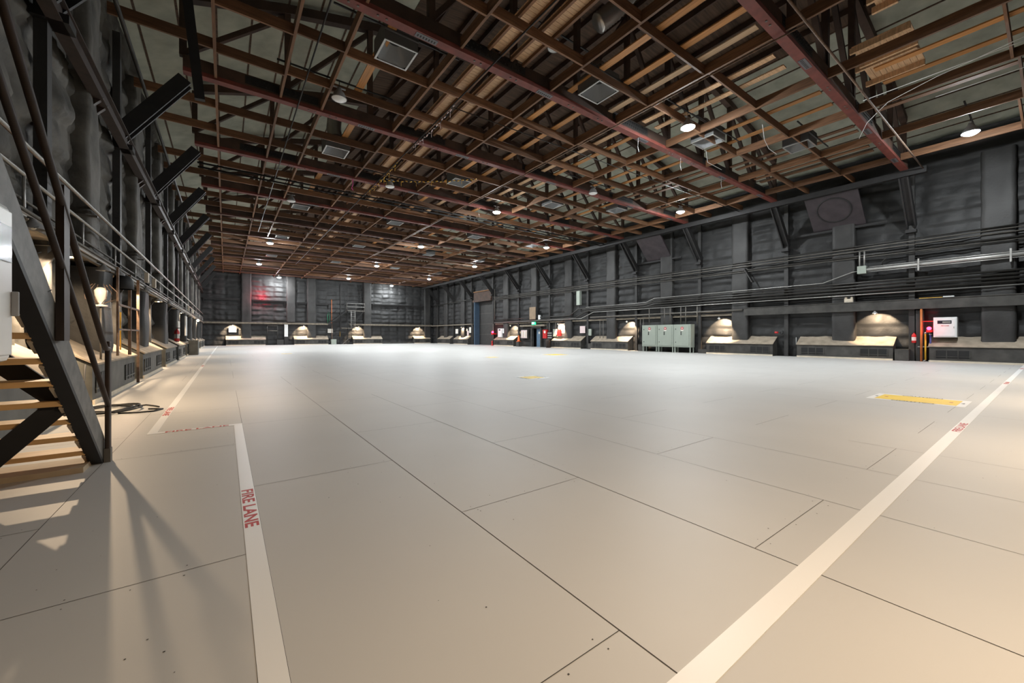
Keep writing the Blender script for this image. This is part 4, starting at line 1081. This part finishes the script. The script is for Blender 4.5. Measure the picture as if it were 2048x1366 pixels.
for x in (13.9, 14.9):
    MB(o).box(x - .05, x + .05, YB - .75, YB - .65, 0, 9.0).build('tall_post', M_steelk, t)
lad = MB(o)
for x in (15.2, 15.75): lad.tube([(x, ys[0] - .05, 2.4), (x, ys[0] - .05, 5.0)], .03, 6)
for q in range(8): lad.tube([(15.2, ys[0] - .05, 2.6 + q * .3), (15.75, ys[0] - .05, 2.6 + q * .3)], .02, 5)
lad.build('ladder', M_galv, t, True)
MB(o).box(13.9, 15.9, ys[0], ys[1], 2.36, 2.42).build('lower_platform', M_ledge, t)
MB(o).beam((15.3, ys[0], 1.25), (14.0, ys[0], .05), .06, .12, (0, 1, 0)).build('lower_stringer', M_galvd, t)
l2_ = MB(o)
for x in (16.5, 16.9): l2_.tube([(x, YB - .7, 5.1), (x - .1, YB - .5, 9.0)], .03, 6)
for q in range(11): l2_.tube([(16.45, YB - .62, 5.6 + q * .3), (16.85, YB - .62, 5.6 + q * .3)], .02, 5)
l2_.build('upper_ladder', M_steelk, t, True)

# ------------------------------------------------------------------ left wall things
def lboard(label, y0, y1, z0, z1, m, cat='sign', name='wall_notice', x=-2.5, th=.05):
    return one(name, MB((x, y0, z0)).box(x, x + th, y0, y1, z0, z1), m, label, cat)
lboard('tall white notice sheet on the left wall', 32.6, 33.7, 1.3, 2.55, M_white, x=-2.1)
lboard('grey white paper sheet on the left wall before the extinguisher', 27.9, 28.9, 1.3, 2.1, M_paper, x=-2.12)
t = thing('rusty_frame', 'rusty steel tube frame standing before the left wall benches', 'frame', (-2.0, 14.2, 0))
o = (-2.0, 14.2, 0)
for x, y in ((-1.98, 13.9), (-1.98, 15.1)): MB(o).box(x - .03, x + .03, y - .03, y + .03, 0 if y > 14 else .82, 2.86).build('upright', M_rust, t)
for zz in (1.45, 2.02): MB(o).box(-2.0, -1.96, 12.5, 15.1, zz - .02, zz + .02).build('crossbar', M_rust, t)
MB(o).box(-2.0, -1.96, 12.48, 12.54, .85, 2.86).build('upright', M_rust, t)
pipe('thin yellow rod beside the rusty frame', [(-2.15, 13.9, .95), (-2.15, 13.9, 1.9)], .014, M_yel, 'rod', 'rod')
t = thing('caged_lamp', 'white floodlight in a wire cage on a pole at the left wall', 'floodlight', (-2.05, 11.4, .8))
MB().tube([(0, 0, 0), (0, 0, 1.1)], .018, 6).build('pole', M_galvd, t, True)
MB().lathe((0, 0, 1.1), [(.1, 0), (.1, .03), (.035, .04), (.05, .1), (.09, .22), (.1, .32), (.06, .38), (.001, .39)], 14).build('lamp_head', M_bulboff, t, True)
cg = MB()
for q in range(6):
    a = q * math.pi / 3
    cg.tube([(0, 0, 1.14), (.22 * math.cos(a), .22 * math.sin(a), 1.25), (.24 * math.cos(a), .24 * math.sin(a), 1.4), (.12 * math.cos(a), .12 * math.sin(a), 1.55)], .007, 5)
cg.build('wire_cage', M_rust, t, True)
one('bell_shade', MB((-2.05, 14.6, 2.5)).lathe((-2.05, 13.5, 2.45), [(.2, 0), (.21, .02), (.2, .2), (.14, .32), (.04, .37), (.001, .37)], 16), M_steelk, 'dark bell-shaped lamp shade above the rusty frame', 'lamp shade', None, True)
lboard('small grey cabinet near the end of the left wall', 34.0, 35.2, 0, 1.0, M_benchl, 'cabinet', 'floor_cabinet', -2.0, .5)
for i, y in enumerate((17.9, 19.6, 36.5, 41)):
    lboard('pale junction box on the left wall conduits, %s from the camera end' % nth(i), y, y + .22, 3.1, 3.42, M_kerb, 'junction box', 'junction_box', -2.2, .1)
# tangled cable
P = []
for i in range(150):
    s_ = i / 149; th = s_ * 30
    r = .16 + .16 * abs(math.sin(th * .37)) 
    P.append((-1.62 + r * 1.3 * math.cos(th) + .05 * math.sin(th * 2.3), 9.65 + r * 1.7 * math.sin(th), .016 + .035 * abs(math.sin(th * .9))))
P += [(-1.35, 9.9, .014), (-1.2, 10.0, .014), (-1.05, 9.75, .014), (-.98, 9.6, .014)]
ct = thing('cable_coil', 'tangled black cable heap on the floor behind the stairs', 'cable', (-1.6, 9.6, 0))
o = (-1.6, 9.6, 0)
MB(o).tube(P, .013, 6).build('coil', M_cable, ct, True)
MB(o).tube([(-1.45, 9.2, .014), (-1.2, 9.05, .02), (-1.0, 9.1, .014), (-.9, 9.3, .014), (-1.1, 9.42, .014)], .014, 6).build('loose_end', M_cable, ct, True)
MB(o).tube([(-1.95, 9.9, .02), (-2.02, 10.0, .3), (-2.0, 10.05, .8)], .014, 6).build('rising_lead', M_cable, ct, True)

# ------------------------------------------------------------------ stairs in the left foreground
t = thing('wooden_stairs', 'steep stairs with grey stringer and wooden treads at the left foreground', 'stairs', (-1.05, 5.8, 0))
o = (-1.05, 5.8, 0)
yb, sl_ = 5.80, 0.865      # z = (yb - y) * sl_
def SP(x, y, dz=0): return (x, y, (yb - y) * sl_ + dz)
W = .30 * sl_
for x, nm in ((-1.06, 'stringer'), (-1.93, 'stringer')):
    mb = MB(o)
    y0s = yb; ytop = 2.1
    mb.prism([(5.80, 0), (5.93, 0.02), (5.72 + .1, .25), (ytop + .30, (yb - ytop) * sl_ + .08), (ytop, (yb - ytop) * sl_)], x - .04, x + .04, 'x')
    mb.build(nm, M_string, t)
MB(o).prism([(5.74, 0), (5.80, 0), (2.1, (yb - 2.1) * sl_), (2.04, (yb - 2.1) * sl_)], -1.115, -1.02, 'x').build('shaded_flange', M_steelk, t)  # black colour stands in for shade on the stringer's underside
for k in range(1, 16):
    zz = .19 * k
    yy = yb - zz / sl_
    MB(o).box(-1.9, -1.11, yy - .02, yy + .22, zz - .045, zz).build('tread', M_tread, t)
MB(o).box(-1.95, -1.10, 5.46, 5.9, 0.0, 0.05).build('base_plate', M_treadu, t)
for k in range(1, 16):
    zz = .19 * k
    yy = yb - zz / sl_
    MB(o).beam((-1.125, yy + .16, zz - .14), (-1.125, yy + .02, zz - .05), .028, .035).build('cleat', M_treadu, t)
MB(o).beam((-1.13, 5.03, .74), (-1.74, 5.03, .06), .15, .03, (0, 1, 0)).build('cross_brace', M_steelk, t)
MB(o).beam((-1.13, 4.99, .74), (-1.88, 4.99, 1.54), .15, .03, (0, 1, 0)).build('cross_brace', M_steelk, t)
MB(o).box(-1.01, -.97, 5.76, 5.84, .13, 1.25).build('newel_post', M_steelb, t, bevel=.012)
MB(o).box(-1.015, -.965, 5.76, 5.84, 0, .14).build('post_foot', M_galvd, t)
MB(o).box(-1.015, -.97, 4.33, 4.46, 1.27, 2.43).build('middle_post', M_steelb, t)
def RP(y, z0, x=-.985): return (x, y, z0 + (5.53 - y) * .86)
MB(o).tube([RP(2.0, 1.27), RP(5.5, 1.27), (-.985, 5.66, 1.18), (-.985, 5.78, 1.17)], .024, 10).build('handrail', M_steelb, t, True)
MB(o).tube([RP(2.0, .80), RP(5.5, .80), (-.985, 5.78, .58)], .022, 10).build('mid_rail', M_steelb, t, True)
st = MB(o)
for y, zz in ((3.95, 2.02), (4.2, 1.62), (4.35, 1.30), (4.0, 1.86)):
    st.tube([(-1.019, y, zz), (-1.019, y + .07, zz + .02)], .003, 5)
st.build('staple', M_cable, t)
MB(o).box(-1.97, -1.02, .9, 2.1, 3.12, 3.2).build('landing', M_tread, t)
for x, y in ((-1.06, 1.0), (-1.93, 1.0)): MB(o).box(x - .04, x + .04, y - .04, y + .04, 0, 3.12).build('landing_leg', M_string, t)

one('hanging_channel', MB((-.8, 12.15, 9.5)).beam((-.76, 12.15, 9.6), (-.50, 12.15, 7.0), .2, .13, (0, 1, 0)), M_steelk, 'black steel channel hanging down from the ceiling at upper left', 'steel beam')
# white cabinet at the left edge
t = thing('white_cabinet', 'white enclosure with rounded corners cut by the left picture edge', 'cabinet', (-1.2, 2.9, 0))
o = (-1.2, 2.9, 0)
MB(o).box(-1.36, -1.0, 2.55, 3.54, 1.16, 2.05).build('case', M_white, t, bevel=.03)
dd = MB(o).box(-.999, -.985, 2.6, 3.5, 1.2, 2.01).build('door', M_white, t, bevel=.006)
MB(o).box(-.984, -.978, 3.1, 3.47, 1.72, 1.92).build('window', M_glass, dd)
MB(o).box(-.984, -.955, 3.475, 3.492, 1.42, 1.56).build('handle', M_socket, dd, bevel=.005)
MB(o).box(-1.25, -1.12, 2.75, 2.88, 0, 1.16).build('stand', M_steelk, t)
